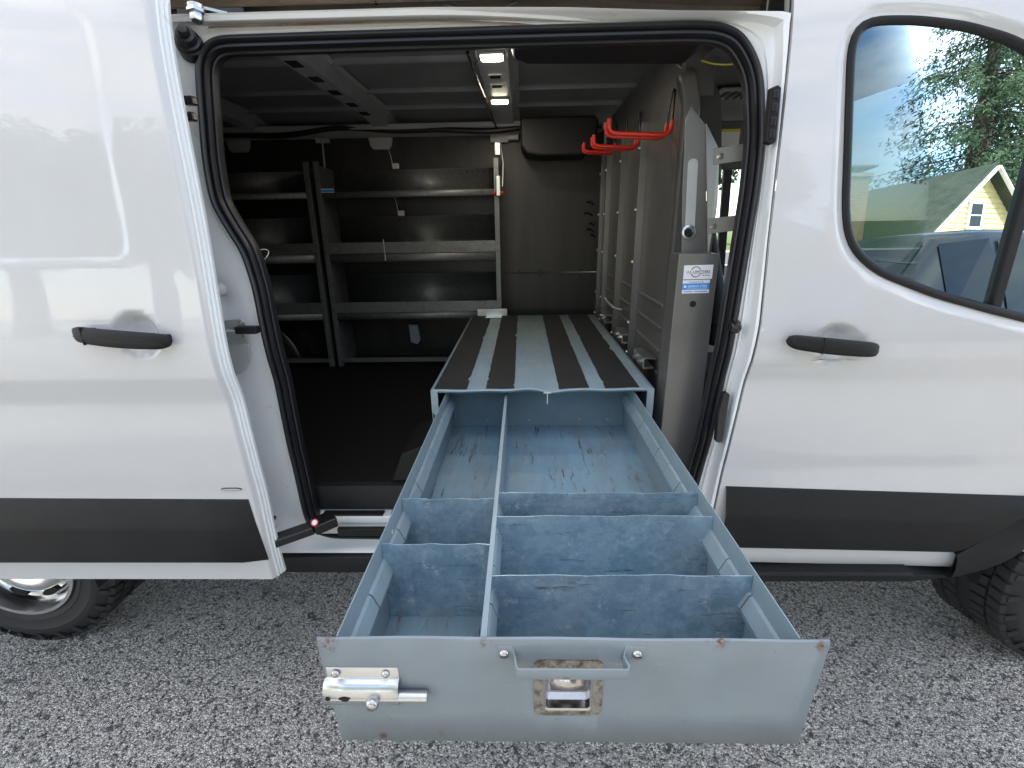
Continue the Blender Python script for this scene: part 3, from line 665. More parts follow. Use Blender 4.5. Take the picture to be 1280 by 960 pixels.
# wiring along the bow and drooping along the far rail
MB().tube(dens([(-.17,.50,1.978),(-.165,.70,1.975),(-.158,1.0,1.977),(-.15,1.3,1.975),(-.13,1.62,1.945)], .03, 3, False), .006, 6).build('lamp_cable', 'black_gloss', VAN, 60)
rail = MB().prism([(1.60,1.985),(1.715,1.965),(1.715,1.935),(1.66,1.935),(1.60,1.962)], 'x', -2.95, .45).build('far_roof_rail', 'wall_grey', VAN, bevel=.003)
pts = [(x, 1.615+.01*math.sin(x*7), 1.955+.012*math.sin(x*5.3)+.008*math.sin(x*11)) for x in [-1.9+i*.09 for i in range(27)]]
MB().tube(dens(pts, .05, 2, False), .015, 8).build('wiring_loom', 'rubber', VAN, 60)
for x, w_ in ((-1.62,.10),(-.80,.10)):
    MB().prism([(x-w_*.7,1.935),(x+w_*.7,1.935),(x+w_*.6,1.89),(x+w_*.45,1.872),(x-w_*.45,1.872),(x-w_*.6,1.89)], 'y', 1.690, 1.712).build('rail_tab', 'wall_grey', VAN, bevel=.006)
# black headliner edge above the opening, and the black rolled pad under the far ceiling
MB().prism([(-.04,1.975),(-.02,1.91),(.02,1.895),(.47,1.885),(.50,1.91),(.50,1.975)], 'y', .17, .34).build('overhead_shelf', 'dark_liner', VAN, bevel=.01)
tag(MB().prism([(-.005,1.975),(-.002,1.84),(.03,1.80),(.10,1.79),(.33,1.79),(.375,1.82),(.40,1.95),(.38,1.975)], 'y', 1.44, 1.66).build('rolled_pad', 'dark_liner', bevel=.02, seg=3), 'black padded roll under the ceiling in the far corner above the deck', 'pad')
# wheel housing hump deep left
MB().lathe([(.0,0),(.33,0),(.36,-.02),(.36,-.25)], (-1.75,1.55,.60), (0,-1,0), 40).build('wheel_housing', 'black_gloss', VAN, 50)
# grey ring seen past the left pillar
rows = [[(-1.36+.19*math.cos(a)*q_, .80+dy, 1.36+.28*math.sin(a)*q_) for q_, dy in ((1,0),(1.0,-.02),(.78,-.02),(.76,0))] for a in [R(-40)+R(160)*i/24 for i in range(25)]]
MB().grid(rows).build('pillar_trim', 'wall_grey', VAN, 50, solid=.002)
for u, v in ((330,318),(340,407),(357,487)):
    p = at(u, v, .12); MB().tube([(p.x+.012*math.cos(a), .12+.01*math.sin(a*2), p.z+.014*math.sin(a)) for a in [R(-120)+R(250)*i/14 for i in range(15)]], .0012, 5).build('tie_wrap', 'tie_white', VAN, 60)
p = at(518, 415, 1.69); MB().prism([(p.x-.028,p.z+.055),(p.x+.030,p.z+.055),(p.x+.040,p.z-.05),(p.x+.02,p.z-.075),(p.x-.022,p.z-.06)], 'y', 1.66, 1.70).build('wall_bracket', 'wall_grey', VAN, bevel=.004)

# ------------------------------------------------------------------ jamb hardware
jb = at(229, 48, .02)
MB().lathe([(0,-.046),(.010,-.045),(.013,-.040),(.013,-.030),(.020,-.028),(.022,-.022),(.022,-.012),(.027,-.010),(.027,.0),(.030,.002),(.030,.03)], (jb.x+.005, sealY(1.85)-.02, jb.z-.005), (-.35,1,-.4), 20).build('rubber_buffer', 'rubber', VAN, 50)
rp = at(245, 12, .02)
MB().lathe([(0,-.02),(.012,-.02),(.014,-.016),(.014,-.004),(.020,-.003),(.020,.004),(0,.004)], (rp.x, .02, rp.z-.006), (0,.3,1), 6).lathe([(0,.004),(.018,.004),(.020,.012),(0,.016)], (rp.x, .02, rp.z-.006), (0,.3,1), 18).bar((rp.x-.005,.025,rp.z+.008),(rp.x+.06,.045,rp.z-.002),.014,.006).build('roller_bracket', 'bright_zinc', VAN, 30)
MB().box(rp.x-.06,rp.x+.10,.04,.085,rp.z-.012,rp.z+.012).build('roller_carriage', 'black_gloss', VAN, bevel=.004)
for v in (126,146):
    p = at(238, v, -.01); MB().box(p.x-.014,p.x+.012,-.02,.0,p.z-.010,p.z+.010).build('door_pin', 'black_gloss', VAN, bevel=.004)
# striker plate, rubber patch, side latch
yj = lambda x, z: sealY(z)-.006
def jpatch(name, pix, mat, dy=.006, th=.004, bev=.0015):
    pts = [at(u, v, -.02) for u, v in pix]; return MB().prism([(p.x, p.z) for p in pts], 'y', -.02-dy, -.02-dy+th).build(name, mat, VAN, bevel=bev)
jpatch('striker_pad', ((284,432),(312,428),(313,452),(308,462),(292,472)), 'wall_grey')
sp_ = jpatch('striker_plate', ((280,403),(283,400),(304,398),(308,402),(311,424),(308,427),(288,429),(284,426)), 'bright_zinc', .010, .004)
p = at(287, 415, -.035); q = at(326, 411, -.035)
MB().tube([(p.x,-.045,p.z),(p.x+.004,-.052,p.z),(p.x+.03,-.054,p.z+.002),(p.x+.045,-.05,p.z+.006)], [.012,.011,.008,.008], 10).build('striker_bolt', 'bright_zinc', sp_, 60)
MB().box(p.x+.03,q.x+.002,-.062,-.040,q.z-.009,q.z+.011).build('striker_hook', 'black_plastic', sp_, bevel=.003)
for u, v in ((299,404),(303,420)): c = at(u, v, -.032); MB().lathe([(.006,0),(.005,.003),(0,.003)], (c.x,-.030,c.z), (0,-1,0), 12).build('plate_screw', 'stainless', sp_, 50)
p = at(277, 362, -.02); MB().lathe([(0,-.02),(.016,-.02),(.018,-.01),(.018,.02)], (p.x-.01,-.03,p.z), (-.6,-1,0), 14).build('hinge_stop', 'wall_grey', VAN, 50)
for u, v, h_ in ((305,520,.06),(316,573,.05)): p = at(u, v, -.06); MB().box(p.x-.014,p.x+.004,-.075,-.05,p.z-h_/2,p.z+h_/2).build('edge_latch', 'black_gloss', VAN, bevel=.004)
for v in (646,658): p = at(341, v, -.03); MB().box(p.x-.012,p.x+.012,-.05,-.03,p.z-.006,p.z+.006).build('edge_clip', 'black_gloss', VAN, bevel=.003)
# lower sliding arm with its round red warning sticker
a0, a1, a2 = at(340, 676, -.10), at(392, 660, -.055), at(412, 652, -.03)
arm = MB().bar((a0.x-.05,-.12,a0.z-.012),(a1.x,-.05,a1.z),.045,.028).bar((a1.x-.004,-.05,a1.z),(a2.x+.01,-.01,a2.z),.06,.034).build('sliding_arm', 'black_gloss', VAN, bevel=.006)
c = at(390, 658, -.085); cc = Vector((c.x,-.066,c.z)); MB().lathe([(.011,0),(.011,.001),(0,.001)], cc, (.1,-.75,.66), 20).build('warning_sticker', 'label_red', arm); MB().lathe([(.0075,.0012),(.0075,.0018),(0,.0018)], cc, (.1,-.75,.66), 20).build('sticker_centre', 'label_white', arm)
# right pillar fittings
p0, p1 = at(966, 112, -.01), at(962, 178, -.02)
st = MB().prism([(p0.x-.012,p0.z),(p0.x+.004,p0.z+.006),(p0.x+.012,p0.z),(p1.x+.012,p1.z),(p1.x+.002,p1.z-.006),(p1.x-.012,p1.z)], 'y', skinF(1.68)-.008, skinF(1.68)+.012).build('pillar_connector', 'black_plastic', VAN, bevel=.003)
for f in (.12,.36,.62,.86): z = p0.z+(p1.z-p0.z)*f; x = p0.x+(p1.x-p0.x)*f; MB().box(x-.006,x+.006,skinF(1.68)-.011,skinF(1.68)-.004,z-.009,z+.009).build('contact', 'black_gloss', st, bevel=.002)
p = at(919, 408, -.02); MB().lathe([(0,-.03),(.012,-.028),(.016,-.02),(.014,-.008),(.018,.0),(.018,.02)], (p.x,-.012,p.z), (.2,1,.1), 14).build('pillar_stop', 'black_gloss', VAN, 50)
p0, p1 = at(905, 492, -.02), at(897, 550, -.02)
MB().prism([(p0.x-.006,p0.z+.004),(p0.x+.004,p0.z+.008),(p0.x+.013,p0.z),(p0.x+.012,p0.z-.05),(p1.x+.011,p1.z),(p1.x+.002,p1.z-.006),(p1.x-.010,p1.z),(p0.x-.014,p0.z-.05)], 'y', -.032, -.012).build('pillar_guide', 'black_gloss', VAN, bevel=.004)

# ------------------------------------------------------------------ partition between cargo bay and cab
PX = .478
PART = empty('cab_partition', (PX, 1.0, FZ), 'grey steel partition wall between cargo bay and cab, ribbed and bolted', 'partition')
def ztop(y): return interp([(.28,1.76),(.34,1.86),(.45,1.885),(.9,1.90),(1.3,1.915),(1.72,1.92)], y)
segs = [(.300,.742),(.752,1.13),(1.14,1.50),(1.51,1.715)]
for i, (y0, y1) in enumerate(segs):
    ysn = [y0+(y1-y0)*k/10 for k in range(11)]
    pn = MB().prism([(y0,FZ)]+[(y, ztop(y)-.01) for y in ysn]+[(y1,FZ)], 'x', PX+.004*(i % 2), PX+.004*(i % 2)+.004).build('panel', 'grey_steel', PART, bevel=.0015)
    xs_ = PX-.001+.004*(i % 2)
    # folded stiffener along each edge
    for y, wd, dp in ((y0+.014,.026,.018),(y1-.018,.030,.026)):
        if i == 0 and y < .33: continue
        MB().prism([(xs_+.003,y-wd/2),(xs_-dp,y-wd/2+.003),(xs_-dp,y+wd/2-.003),(xs_+.003,y+wd/2)], 'z', FZ+.02, ztop(y)-.09).build('edge_fold', 'grey_steel', pn, bevel=.002)
    for z in (1.02,1.10,1.18,.94):
        yy0, yy1 = y0+.045, y1-.055
        if yy1-yy0 > .08: MB().prism([(xs_+.003,z+.010),(xs_-.005,z+.004),(xs_-.005,z-.004),(xs_+.003,z-.010)], 'y', yy0, yy1).build('pressed_bead', 'grey_steel', pn, bevel=.002)
    for z in (1.72,1.50,1.30,1.05,.92):
        MB().lathe([(.009,0),(.009,.002),(.007,.006),(0,.0075)], (xs_-.026, y1-.018, z), (-1,0,0), 12).build('bolt', 'bright_zinc', PART, 40)
# rounded front flange facing the door
path = [(PX+.003,.299,1.862),(PX+.014,.297,1.845),(PX+.024,.296,1.815),(PX+.030,.295,1.77),(PX+.030,.295,1.4),(PX+.030,.295,1.0),(PX+.030,.295,FZ)]
path = dens(path, .03, 4, False); rows = []
for i, p in enumerate(path):
    t = (path[min(i+1, len(path)-1)]-path[max(i-1, 0)]).normalized(); sdn = t.cross(Vector((0,-1,0))); sdn = sdn.normalized() if sdn.length > .2 else Vector((1,0,0))
    if sdn.x < 0: sdn = -sdn
    rows.append([p+Vector((0,.03,0))-sdn*.030, p-sdn*.030, p-sdn*.027+Vector((0,-.004,0)), p+sdn*.008+Vector((0,-.004,0)), p+sdn*.012, p+sdn*.012+Vector((0,.03,0))])
MB().grid(rows).build('front_flange', 'grey_steel', PART, 35, solid=.002)
# hoop of the cab pillar behind it
pts = [at(u, v, .42) for u, v in ((866,78),(878,95),(886,120),(888,150),(888,195),(888,230))]; rows = []
for i, p in enumerate(pts): rows.append([p+Vector((-.05,.0,0)), p+Vector((-.046,-.006,0)), p+Vector((.03,-.006,0)), p+Vector((.036,.02,0))])
MB().grid(rows).build('pillar_hoop', 'grey_steel', PART, 45, solid=.003)
MB().box(PX+.012,PX+.016,.33,1.71,1.80,2.0).build('upper_plate', 'grey_steel', PART, bevel=.001)
MB().prism([(PX-.002,1.865),(PX-.002,1.93),(PX+.03,1.955),(PX+.085,1.93),(PX+.085,1.80),(PX+.04,1.80),(PX+.03,1.85)], 'y', .318, .323).build('corner_plate', 'grey_steel', PART, bevel=.001)
# belt post: folded plate with a long pressed oval and the belt anchor
YP = .20
po = [at(u, v, YP) for u, v in ((852,318),(853,240),(857,150),(864,132),(882,155),(884,318))]
post = MB().prism([(p.x, p.z) for p in po], 'y', YP, YP+.004).build('belt_post', 'grey_steel', PART, bevel=.002)
po2 = [at(u, v, YP) for u, v in ((882,155),(904,185),(902,250),(893,318),(884,318))]
vs = [(p.x, YP+(0 if i in (0,4) else .035), p.z) for i, p in enumerate(po2)]
mesh('post_wing', vs, [(0,1,2,3,4)], 'grey_steel', post, solid=.003)
c0, c1 = at(866, 205, YP), at(862, 285, YP); rr = .0145
ov = [(c0.x+rr*math.cos(a), c0.z+rr*math.sin(a)) for a in [math.pi*i/10 for i in range(11)]]+[(c1.x+rr*math.cos(a), c1.z+rr*math.sin(a)) for a in [math.pi+math.pi*i/10 for i in range(11)]]
MB().prism(ov, 'y', YP-.004, YP+.001).build('pressed_oval', 'wall_grey', post, bevel=.002)
c = at(860, 290, YP); MB().lathe([(.020,-.002),(.020,-.008),(.015,-.010),(.013,-.004),(.011,.0)], (c.x,YP,c.z), (0,1,0), 20).build('belt_anchor', 'bright_zinc', post, 40); MB().lathe([(.0105,-.0055),(0,-.0055)], (c.x,YP,c.z), (0,1,0), 20).build('anchor_hole', 'wheel_well', post)
for (u0, v0, u1, v1) in ((897,196,928,190),(889,283,916,277)):
    a, b = at(u0, v0, .19), at(u1, v1, .19)
    br = MB().bar((a.x-.012,.19,a.z),(b.x+.03,.15,b.z),.042,.004,(0,1,0)).build('strap_bracket', 'grey_steel', PART, bevel=.001)
    MB().lathe([(.011,0),(.011,.002),(.008,.003),(.008,.008),(0,.009)], (a.x+.006,.187,a.z), (0,-1,0), 12).build('bracket_bolt', 'bright_zinc', br, 40)
# grey steel cover box with two maker's labels
YB = .12
cv = [at(u, v, YB) for u, v in ((849,317),(900,317),(890,400),(866,600),(862,660),(815,660),(827,530))]
COVER = MB().prism([(p.x, p.z) for p in cv], 'y', YB, YB+.09).build('post_cover', 'grey_steel', PART, bevel=.003)
h = at(866, 380, YB); MB().lathe([(.0095,-.0006),(0,-.0006)], (h.x,YB,h.z), (0,1,0), 20).build('cover_hole', 'wheel_well', COVER)
q = [at(u, v, YB-.001) for u, v in ((854.6,331.8),(891.2,330.8),(889.6,348.6),(853.8,349.4))]
xd = (q[1]-q[0]); xd.y = 0; w_ = xd.length; xd.normalize(); ud = Vector((-xd.z,0,xd.x)); o = q[3].copy(); o.y = YB-.001; H = (q[0]-q[3]).length
def quad(name, mat, parent, o, x0, x1, z0, z1, y): return mesh(name, [(o+xd*a+ud*b)+Vector((0,y,0)) for a, b in ((x0,z0),(x1,z0),(x1,z1),(x0,z1))], [(0,1,2,3)], mat, parent)
lb = quad('label', 'label_white', COVER, o, 0, w_, 0, H, 0); lb['label'] = 'white rectangular label with dark lettering and a blue gear mark'
text_mesh('U.S. UPFITTERS', H*.24, o+xd*w_*.09+ud*H*.44+Vector((0,-.0006,0)), 'print_dark', 'lettering', lb, xd, ud, width=w_*.82, bold=.0001)
gc = o+xd*w_*.42+ud*H*.52
for i in range(22):
    a = 2*math.pi*i/22
    if abs(math.sin(a)) < .5: continue
    p = gc+xd*math.cos(a)*H*.33*1.05+ud*math.sin(a)*H*.36+Vector((0,-.0005,0)); t = -xd*math.sin(a)+ud*math.cos(a); nn = xd*math.cos(a)+ud*math.sin(a)
    mesh('gear_mark', [p-t*H*.06-nn*H*.03, p+t*H*.06-nn*H*.03, p+t*H*.05+nn*H*.03, p-t*H*.05+nn*H*.03], [(0,1,2,3)], 'print_blue' if math.cos(a) > .1 else 'print_dark', lb)
quad('swash', 'print_blue', lb, o, w_*.55, w_*.88, H*.37, H*.385, -.0006); quad('swash', 'print_dark', lb, o, w_*.18, w_*.70, H*.385, H*.40, -.0007)
quad('small_print', 'print_dark', lb, o, w_*.64, w_*.90, H*.24, H*.27, -.0006)
q = [at(u, v, YB-.001) for u, v in ((853,350.4),(887.6,350),(885.8,366.8),(852.2,367))]; o = q[3].copy(); o.y = YB-.001; w_ = (q[2]-q[3]).length; H = (q[0]-q[3]).length
lb = quad('label', 'label_white', COVER, o, 0, w_, 0, H, 0); lb['label'] = 'white label with a bright blue band and white capitals'
quad('blue_band', 'label_blue', lb, o, 0, w_, H*.27, H*.75, -.0004)
text_mesh('Manufactured By', H*.15, o+xd*w_*.22+ud*H*.81+Vector((0,-.0008,0)), 'print_blue', 'lettering', lb, xd, ud, width=w_*.56)
text_mesh('ADRIAN STEEL', H*.26, o+xd*w_*.19+ud*H*.44+Vector((0,-.0008,0)), 'label_white', 'lettering', lb, xd, ud, width=w_*.73, shear=.2, bold=.0001)
MB().lathe([(H*.10,0),(0,0)], o+xd*w_*.10+ud*H*.52+Vector((0,-.0008,0)), (0,-1,0), 16).build('round_mark', 'label_white', lb)
quad('rule', 'label_white', lb, o, w_*.17, w_*.92, H*.355, H*.375, -.0008)
quad('small_print', 'print_blue', lb, o, w_*.05, w_*.38, H*.10, H*.15, -.0006); quad('small_print', 'print_blue', lb, o, w_*.44, w_*.94, H*.10, H*.15, -.0006)
# mounting rails between deck and partition
for y in (.42,.80,1.25):
    rl = MB().prism([(.425,.957),(.425,.998),(.470,.998),(.470,.990),(.462,.990),(.462,.993),(.431,.993),(.431,.965),(.462,.965),(.462,.957)], 'y', y-.075, y+.075).build('mounting_rail', 'bright_zinc', PART, bevel=.001)
    for dy in (-.05,.02): MB().lathe([(.010,0),(.010,.005),(.006,.006),(.006,.014),(0,.014)], (.4245,y+dy,.978), (-1,0,0), 6).build('rail_bolt', 'bright_zinc', rl, 40)

for u, v, du in ((742,256,-9),(741,270,-11),(743,283,-7),(742,290,-9),(744,297,-6)):
    p = at(u, v, 1.66); q = at(u+du, v-3, 1.66); MB().tube(dens([p, p.lerp(q,.5)+Vector((0,0,.012)), q], .01, 2, False), .005, 6).build('cable_clip', 'black_gloss', PART, 60)
p = [at(u, v, 1.0) for u, v in ((756,372),(760,378),(768,385),(777,387))]; MB().tube(dens(p, .01, 2, False), .004, 6).build('cable_end', 'tie_white', PART, 60)
# ------------------------------------------------------------------ red utility hooks on the partition
for k, (y, z, lab) in enumerate(((.40,1.708,'nearest and largest red vinyl-coated hook on the grey partition'),(.84,1.735,'middle red vinyl-coated hook on the partition, partly behind the nearest'),(1.36,1.785,'farthest and smallest red hook on the partition, near the black wall'))):
    hk = empty('utility_hook', (PX-.01, y, z), lab, 'hook', 'red hooks on the partition'); ln = (.205,.19,.165)[k]
    for dy in (-.028,.028):
        arm = [(PX-.012,y+dy,z+.040),(PX-.014,y+dy,z+.018),(PX-.020,y+dy,z+.006),(PX-.036,y+dy,z),(PX-.09,y+dy,z+.003),(PX-ln+.014,y+dy,z+.008),(PX-ln+.003,y+dy,z+.012),(PX-ln,y+dy,z+.024),(PX-ln,y+dy,z+.048)]
        ar = MB().tube(dens(arm, .008, 2, False), .0068, 10).build('coated_arm', 'red_vinyl', hk, 60)
        MB().tube([(PX-.012,y+dy,z+.036),(PX-.010,y+dy*.8,z+.09),(PX-.007,y+dy*.5,z+.125)], .0032, 8).build('bare_rod', 'black_gloss', ar, 60)
    MB().tube([(PX-.007,y-.010,z+.123),(PX-.007,y,z+.130),(PX-.007,y+.010,z+.123)], .0032, 8).build('rod_bend', 'black_gloss', hk, 60)
tag(MB().tube(dens([(.50,.26,1.873),(.53,.24,1.858),(.57,.22,1.850),(.62,.20,1.858),(.66,.18,1.868)], .01, 3, False), .0025, 6).build('loose_wire', 'wire_yellow', None, 60), 'thin yellow-green wire hanging across the top of the cab gap', 'wire')

# ------------------------------------------------------------------ shelving on the far wall
def shelving(x0, x1, label, details):
    T_ = empty('shelving_unit', ((x0+x1)/2, 1.57, FZ), label, 'shelving', 'steel shelving along the far wall')
    yf_, yb = 1.450, 1.695
    for xa, xb in ((x0,x0+.027),(x1-.027,x1)):
        up = MB().prism([(yf_-.002,FZ+.005),(yf_+.024,1.79),(yf_+.048,1.79),(yf_+.030,FZ+.005)], 'x', xa, xb).build('upright', 'shelf_zinc', T_, bevel=.0015)
        for z in (.72,1.0,1.05,1.32,1.36,1.62,1.70): MB().lathe([(.0035,-.0006),(0,-.0006)], ((xa+xb)/2, yf_-.003+.022*(z-.65)/1.14, z), (0,1,0), 8).build('hole', 'wheel_well', up)
        xm = xb-.003 if xa == x0 else xa
        MB().prism([(yf_+.02,FZ+.01),(yf_+.04,1.77),(yb,1.77),(yb,FZ+.01)], 'x', xm, xm+.002).build('end_panel', 'shelf_zinc', up)
    def lean(z): return .022*(z-.65)/1.14
    for zb, zm, zt, bk in ((1.606,1.6365,1.6365,1.765),(1.265,1.308,1.372,1.512),(.938,.974,1.040,1.180)):
        y = yf_+.004+lean(zm); xa, xb = x0+.0275, x1-.0275
        sh = MB().grid([[(x, y+.003, zb),(x, y-.0005, zb+.002),(x, y, zm-.001),(x, y+.003, zm),(x, y+.04, zm),(x, yb-.015, zm),(x, yb-.006, bk-.003),(x, yb-.012, bk)] for x in (xa, xb)]).build('shelf_tray', 'shelf_zinc', T_, 20, solid=.0015)
        if zt > zm: MB().box(xa,xb,y-.003,y,zm+.004,zt).build('front_lip', 'shelf_zinc', sh, bevel=.001)
        for f in (.45,.62,.93): x = xa+(xb-xa)*f; MB().lathe([(.003,0),(0,0)], (x, y-.0035, zt-.012 if zt > zm else zb+.015), (0,-1,0), 8).build('hole', 'wheel_well', sh)
    for f in range(5): x = x1-.06-.033*f; MB().lathe([(.004,0),(0,0)], (x, yb-.0095, 1.745), (0,-1,0), 8).build('hole', 'wheel_well', T_)
    box('base_rail', 'shelf_zinc', T_, x0+.0275,x1-.0275,yf_+.002,yf_+.03,FZ+.03,FZ+.052, bevel=.001)
    return T_
SH1 = shelving(-1.117, -.122, 'grey steel shelf unit with a small blue label, its right end above the deck', True)
SH2 = shelving(-2.25, -1.146, 'grey steel shelf unit half hidden behind the left door pillar', False)
c = at(407, 238, 1.448); box('maker_label', 'label_blue', SH1, c.x-.036,c.x+.036,1.4722,1.4735,c.z-.012,c.z+.012, bevel=0)
box('label_band', 'label_white', SH1, c.x-.036,c.x+.036,1.4712,1.4721,c.z+.005,c.z+.009, bevel=0); box('label_band', 'label_white', SH1, c.x-.036,c.x+.036,1.4712,1.4721,c.z-.010,c.z-.007, bevel=0)
box('corner_bracket', 'bright_zinc', SH1, -.26,-.09,1.425,1.440,.956,.995, bevel=.001); box('bracket_foot', 'bright_zinc', SH1, -.21,-.12,1.36,1.425,.9565,.9595, bevel=.001)
# cord end clips
rc = MB().box(-.140,-.110,1.455,1.49,1.80,1.86).build('cord_latch', 'bright_zinc', SH1, bevel=.003)
for dx in (-.020,.020): MB().lathe([(0,-.007),(.008,-.006),(.011,0),(.008,.006),(0,.007)], (-.125+dx,1.455,1.615), (1,0,0), 12).build('red_knob', 'red_vinyl', SH1, 50)
MB().box(-.137,-.113,1.447,1.462,1.60,1.70).build('strap_clip', 'bright_zinc', SH1, bevel=.004)
# thin pull cords with white hooks
for u, v, u2, v2, Y in ((484,182,491,207,1.62),(492,243,498,266,1.60)):
    a, b = at(u, v, Y), at(u2, v2, Y); cdn = MB().tube([a, a.lerp(b,.5)+Vector((.003,0,0)), b], .0022, 6).build('cord', 'tie_white', SH1, 60)
    MB().box(b.x-.004,b.x+.036,Y-.01,Y+.005,b.z-.018,b.z+.012).build('cord_hook', 'tie_white', cdn, bevel=.006)
a, b = at(479, 299, 1.445), at(482, 326, 1.445); MB().tube([a,b], .002, 6).build('cord', 'tie_white', SH1, 60)
a, b, c = at(625, 175, 1.60), at(629, 205, 1.5), at(628, 233, 1.47); MB().tube([a,b,c], .003, 6).build('strap', 'tie_white', SH1, 60)
a = at(624, 172, 1.68); ap = box('wall_plate', 'wall_grey', VAN, a.x-.05,a.x+.05,1.68,1.69,a.z-.024,a.z+.024, bevel=.002); MB().tube([(a.x+.05,1.68,a.z),(a.x+.11,1.67,a.z)], .016, 10).build('plate_tube', 'tie_white', ap, 60)
a = at(403, 174, 1.69); MB().box(a.x-.04,a.x+.04,1.685,1.70,a.z-.02,a.z+.02).build('wall_plate', 'wall_grey', VAN, bevel=.003); MB().tube([(a.x,1.685,a.z),(a.x+.005,1.65,a.z-.18)], .006, 6).build('stay_rod', 'wall_grey', VAN, 60)

# ------------------------------------------------------------------ storage cabinet with the striped deck
CX0, CX1, CY0, CY1, DZ = -.296, .413, .140, 1.44, .955
CAB = empty('storage_cabinet', ((CX0+CX1)/2, (CY0+CY1)/2, FZ), 'blue-grey steel drawer cabinet with a deck of black grip stripes', 'cabinet')
fx = [CX0+(CX1-CX0)*i/60 for i in range(61)]
def dent(x): return .0045*math.exp(-((x-.005)/.045)**2)-.0075*math.exp(-((x-.085)/.030)**2)+.0012*math.sin(x*40)
rows = [[(x, CY1, DZ) for x in fx], [(x, CY0+.25, DZ) for x in fx], [(x, CY0+.05, DZ+.3*dent(x)) for x in fx], [(x, CY0+.004, DZ+dent(x)) for x in fx], [(x, CY0, DZ-.003+dent(x)) for x in fx], [(x, CY0+.003, DZ-.010+dent(x)*.8) for x in fx]]
DECK = MB().grid(rows).build('deck', 'deck_paint', CAB, 30, solid=.002, off=1)
for i, (xa, xb) in enumerate(((-.286,-.181),(-.120,-.029),(.113,.209),(.260,.368))):
    # worn edges: an uneven outline, thicker than paint
    rng = random.Random(i); L_ = []; Rr = []
    for k in range(41):
        y = CY0+.010+(CY1-CY0-.012)*(k/40)**1.6
        L_.append((xa+rng.uniform(-.0008,.0008)+(.006*rng.random() if rng.random() < .04 else 0), y)); Rr.append((xb+rng.uniform(-.0008,.0008)-(.011*rng.random() if rng.random() < .05 else 0), y))
    vs = []
    for (x0, y), (x1, _) in zip(L_, Rr):
        for x in (x0, x1):
            zz_ = DZ+(.3*dent(x) if y < CY0+.06 else 0); vs += [(x, y, zz_+.0024)]
    MB().add(vs, [(2*k, 2*k+1, 2*k+3, 2*k+2) for k in range(40)]).build('grip_strip', 'grip_strip', DECK, solid=.0016)
for xa, xb, nm in ((CX0, CX0+.0025,'side_panel'),(CX1-.0025, CX1,'side_panel')):
    MB().box(xa,xb,CY0+.002,CY1,FZ+.001,DZ-.003).build(nm, 'drawer_paint', CAB, bevel=.0008)
MB().prism([(CX0,DZ-.003),(CX0,DZ-.075),(CX0+.012,DZ-.088),(CX0+.022,DZ-.088),(CX0+.022,DZ-.003)], 'y', CY0, CY0+.003).build('front_post', 'drawer_paint', CAB)
MB().prism([(CX1,DZ-.003),(CX1,DZ-.095),(CX1-.022,DZ-.095),(CX1-.022,DZ-.003)], 'y', CY0, CY0+.003).build('front_post', 'drawer_paint', CAB)
box('back_panel', 'drawer_paint', CAB, CX0+.003,CX1-.003,CY1-.01,CY1-.007,FZ+.001,DZ-.004, bevel=0)
box('lower_front', 'drawer_front_paint', CAB, CX0+.003,CX1-.003,CY0+.004,CY0+.008,FZ+.001,.752, bevel=.001)
box('cabinet_base', 'drawer_paint', CAB, CX0+.003,CX1-.003,CY0+.009,CY1-.011,.742,.750, bevel=0)
MB().box(.0745,.0775,CY0-.004,CY0-.001,DZ-.048,DZ-.012).box(.064,.088,CY0-.004,CY0-.001,DZ-.012,DZ-.008).build('deck_clip', 'tie_white', CAB)

# ------------------------------------------------------------------ the drawer
DX0, DX1, DY0, DY1, DB, DT = -.2525, .3575, -.790, .295, .765, .936
DR = empty('drawer', (.05, -.25, DB), 'long blue-grey steel tool drawer pulled out towards the viewer, empty, with metal dividers', 'drawer')
box('drawer_floor', 'drawer_floor_paint', DR, DX0+.0021,DX1-.0021,DY0+.0021,DY1-.0021,DB-.002,DB, bevel=0)
side = [box('side_wall', 'drawer_paint', DR, xa,xa+.002,DY0+.002,DY1,DB-.008,DT, bevel=.0007) for xa in (DX0, DX1-.002)]
box('back_wall', 'drawer_paint', DR, DX0+.0021,DX1-.0021,DY1-.002,DY1,DB-.002,DT-.006, bevel=.0007)
# front plate with a rolled top edge, a touch bowed
lx0, lx1, lz0, lz1 = .011, .1035, .8045, .9045
hx0, hx1, hz0, hz1 = lx0+.010, lx1-.010, lz0+.007, lz1-.010
fx = sorted([-.276+.668*i/30 for i in range(31) if not hx0-.008 < -.276+.668*i/30 < hx1+.008]+[hx0, hx1])
def bowz(x): return .0012*math.sin((x+.276)*8)+.0008*math.sin(x*31)
pr_ = [(DY0+.002,DT-.006),(DY0+.001,DT+.0005),(DY0-.001,DT+.0022),(DY0-.0035,DT+.0008),(DY0-.005,DT-.004),(DY0-.005,hz1),(DY0-.005,hz0),(DY0-.005,.7505)]
vs = []
for x in fx:
    for y, z in pr_:
        f = (DT-z)/(DT-.75); t = (x-fx[0])/(fx[-1]-fx[0]); vs.append((x+.010*max(0, f)*(1-2*t), y, z+(bowz(x) if z > .92 else 0)))
k = len(pr_); fs = []
for i in range(len(fx)-1):
    for j in range(k-1):
        if abs(fx[i]-hx0) < 1e-6 and j == 5: continue
        fs.append((i*k+j, i*k+j+1, (i+1)*k+j+1, (i+1)*k+j))
FRONT = mesh('front_panel', vs, fs, 'drawer_front_paint', DR, 35, solid=.002, off=-1)
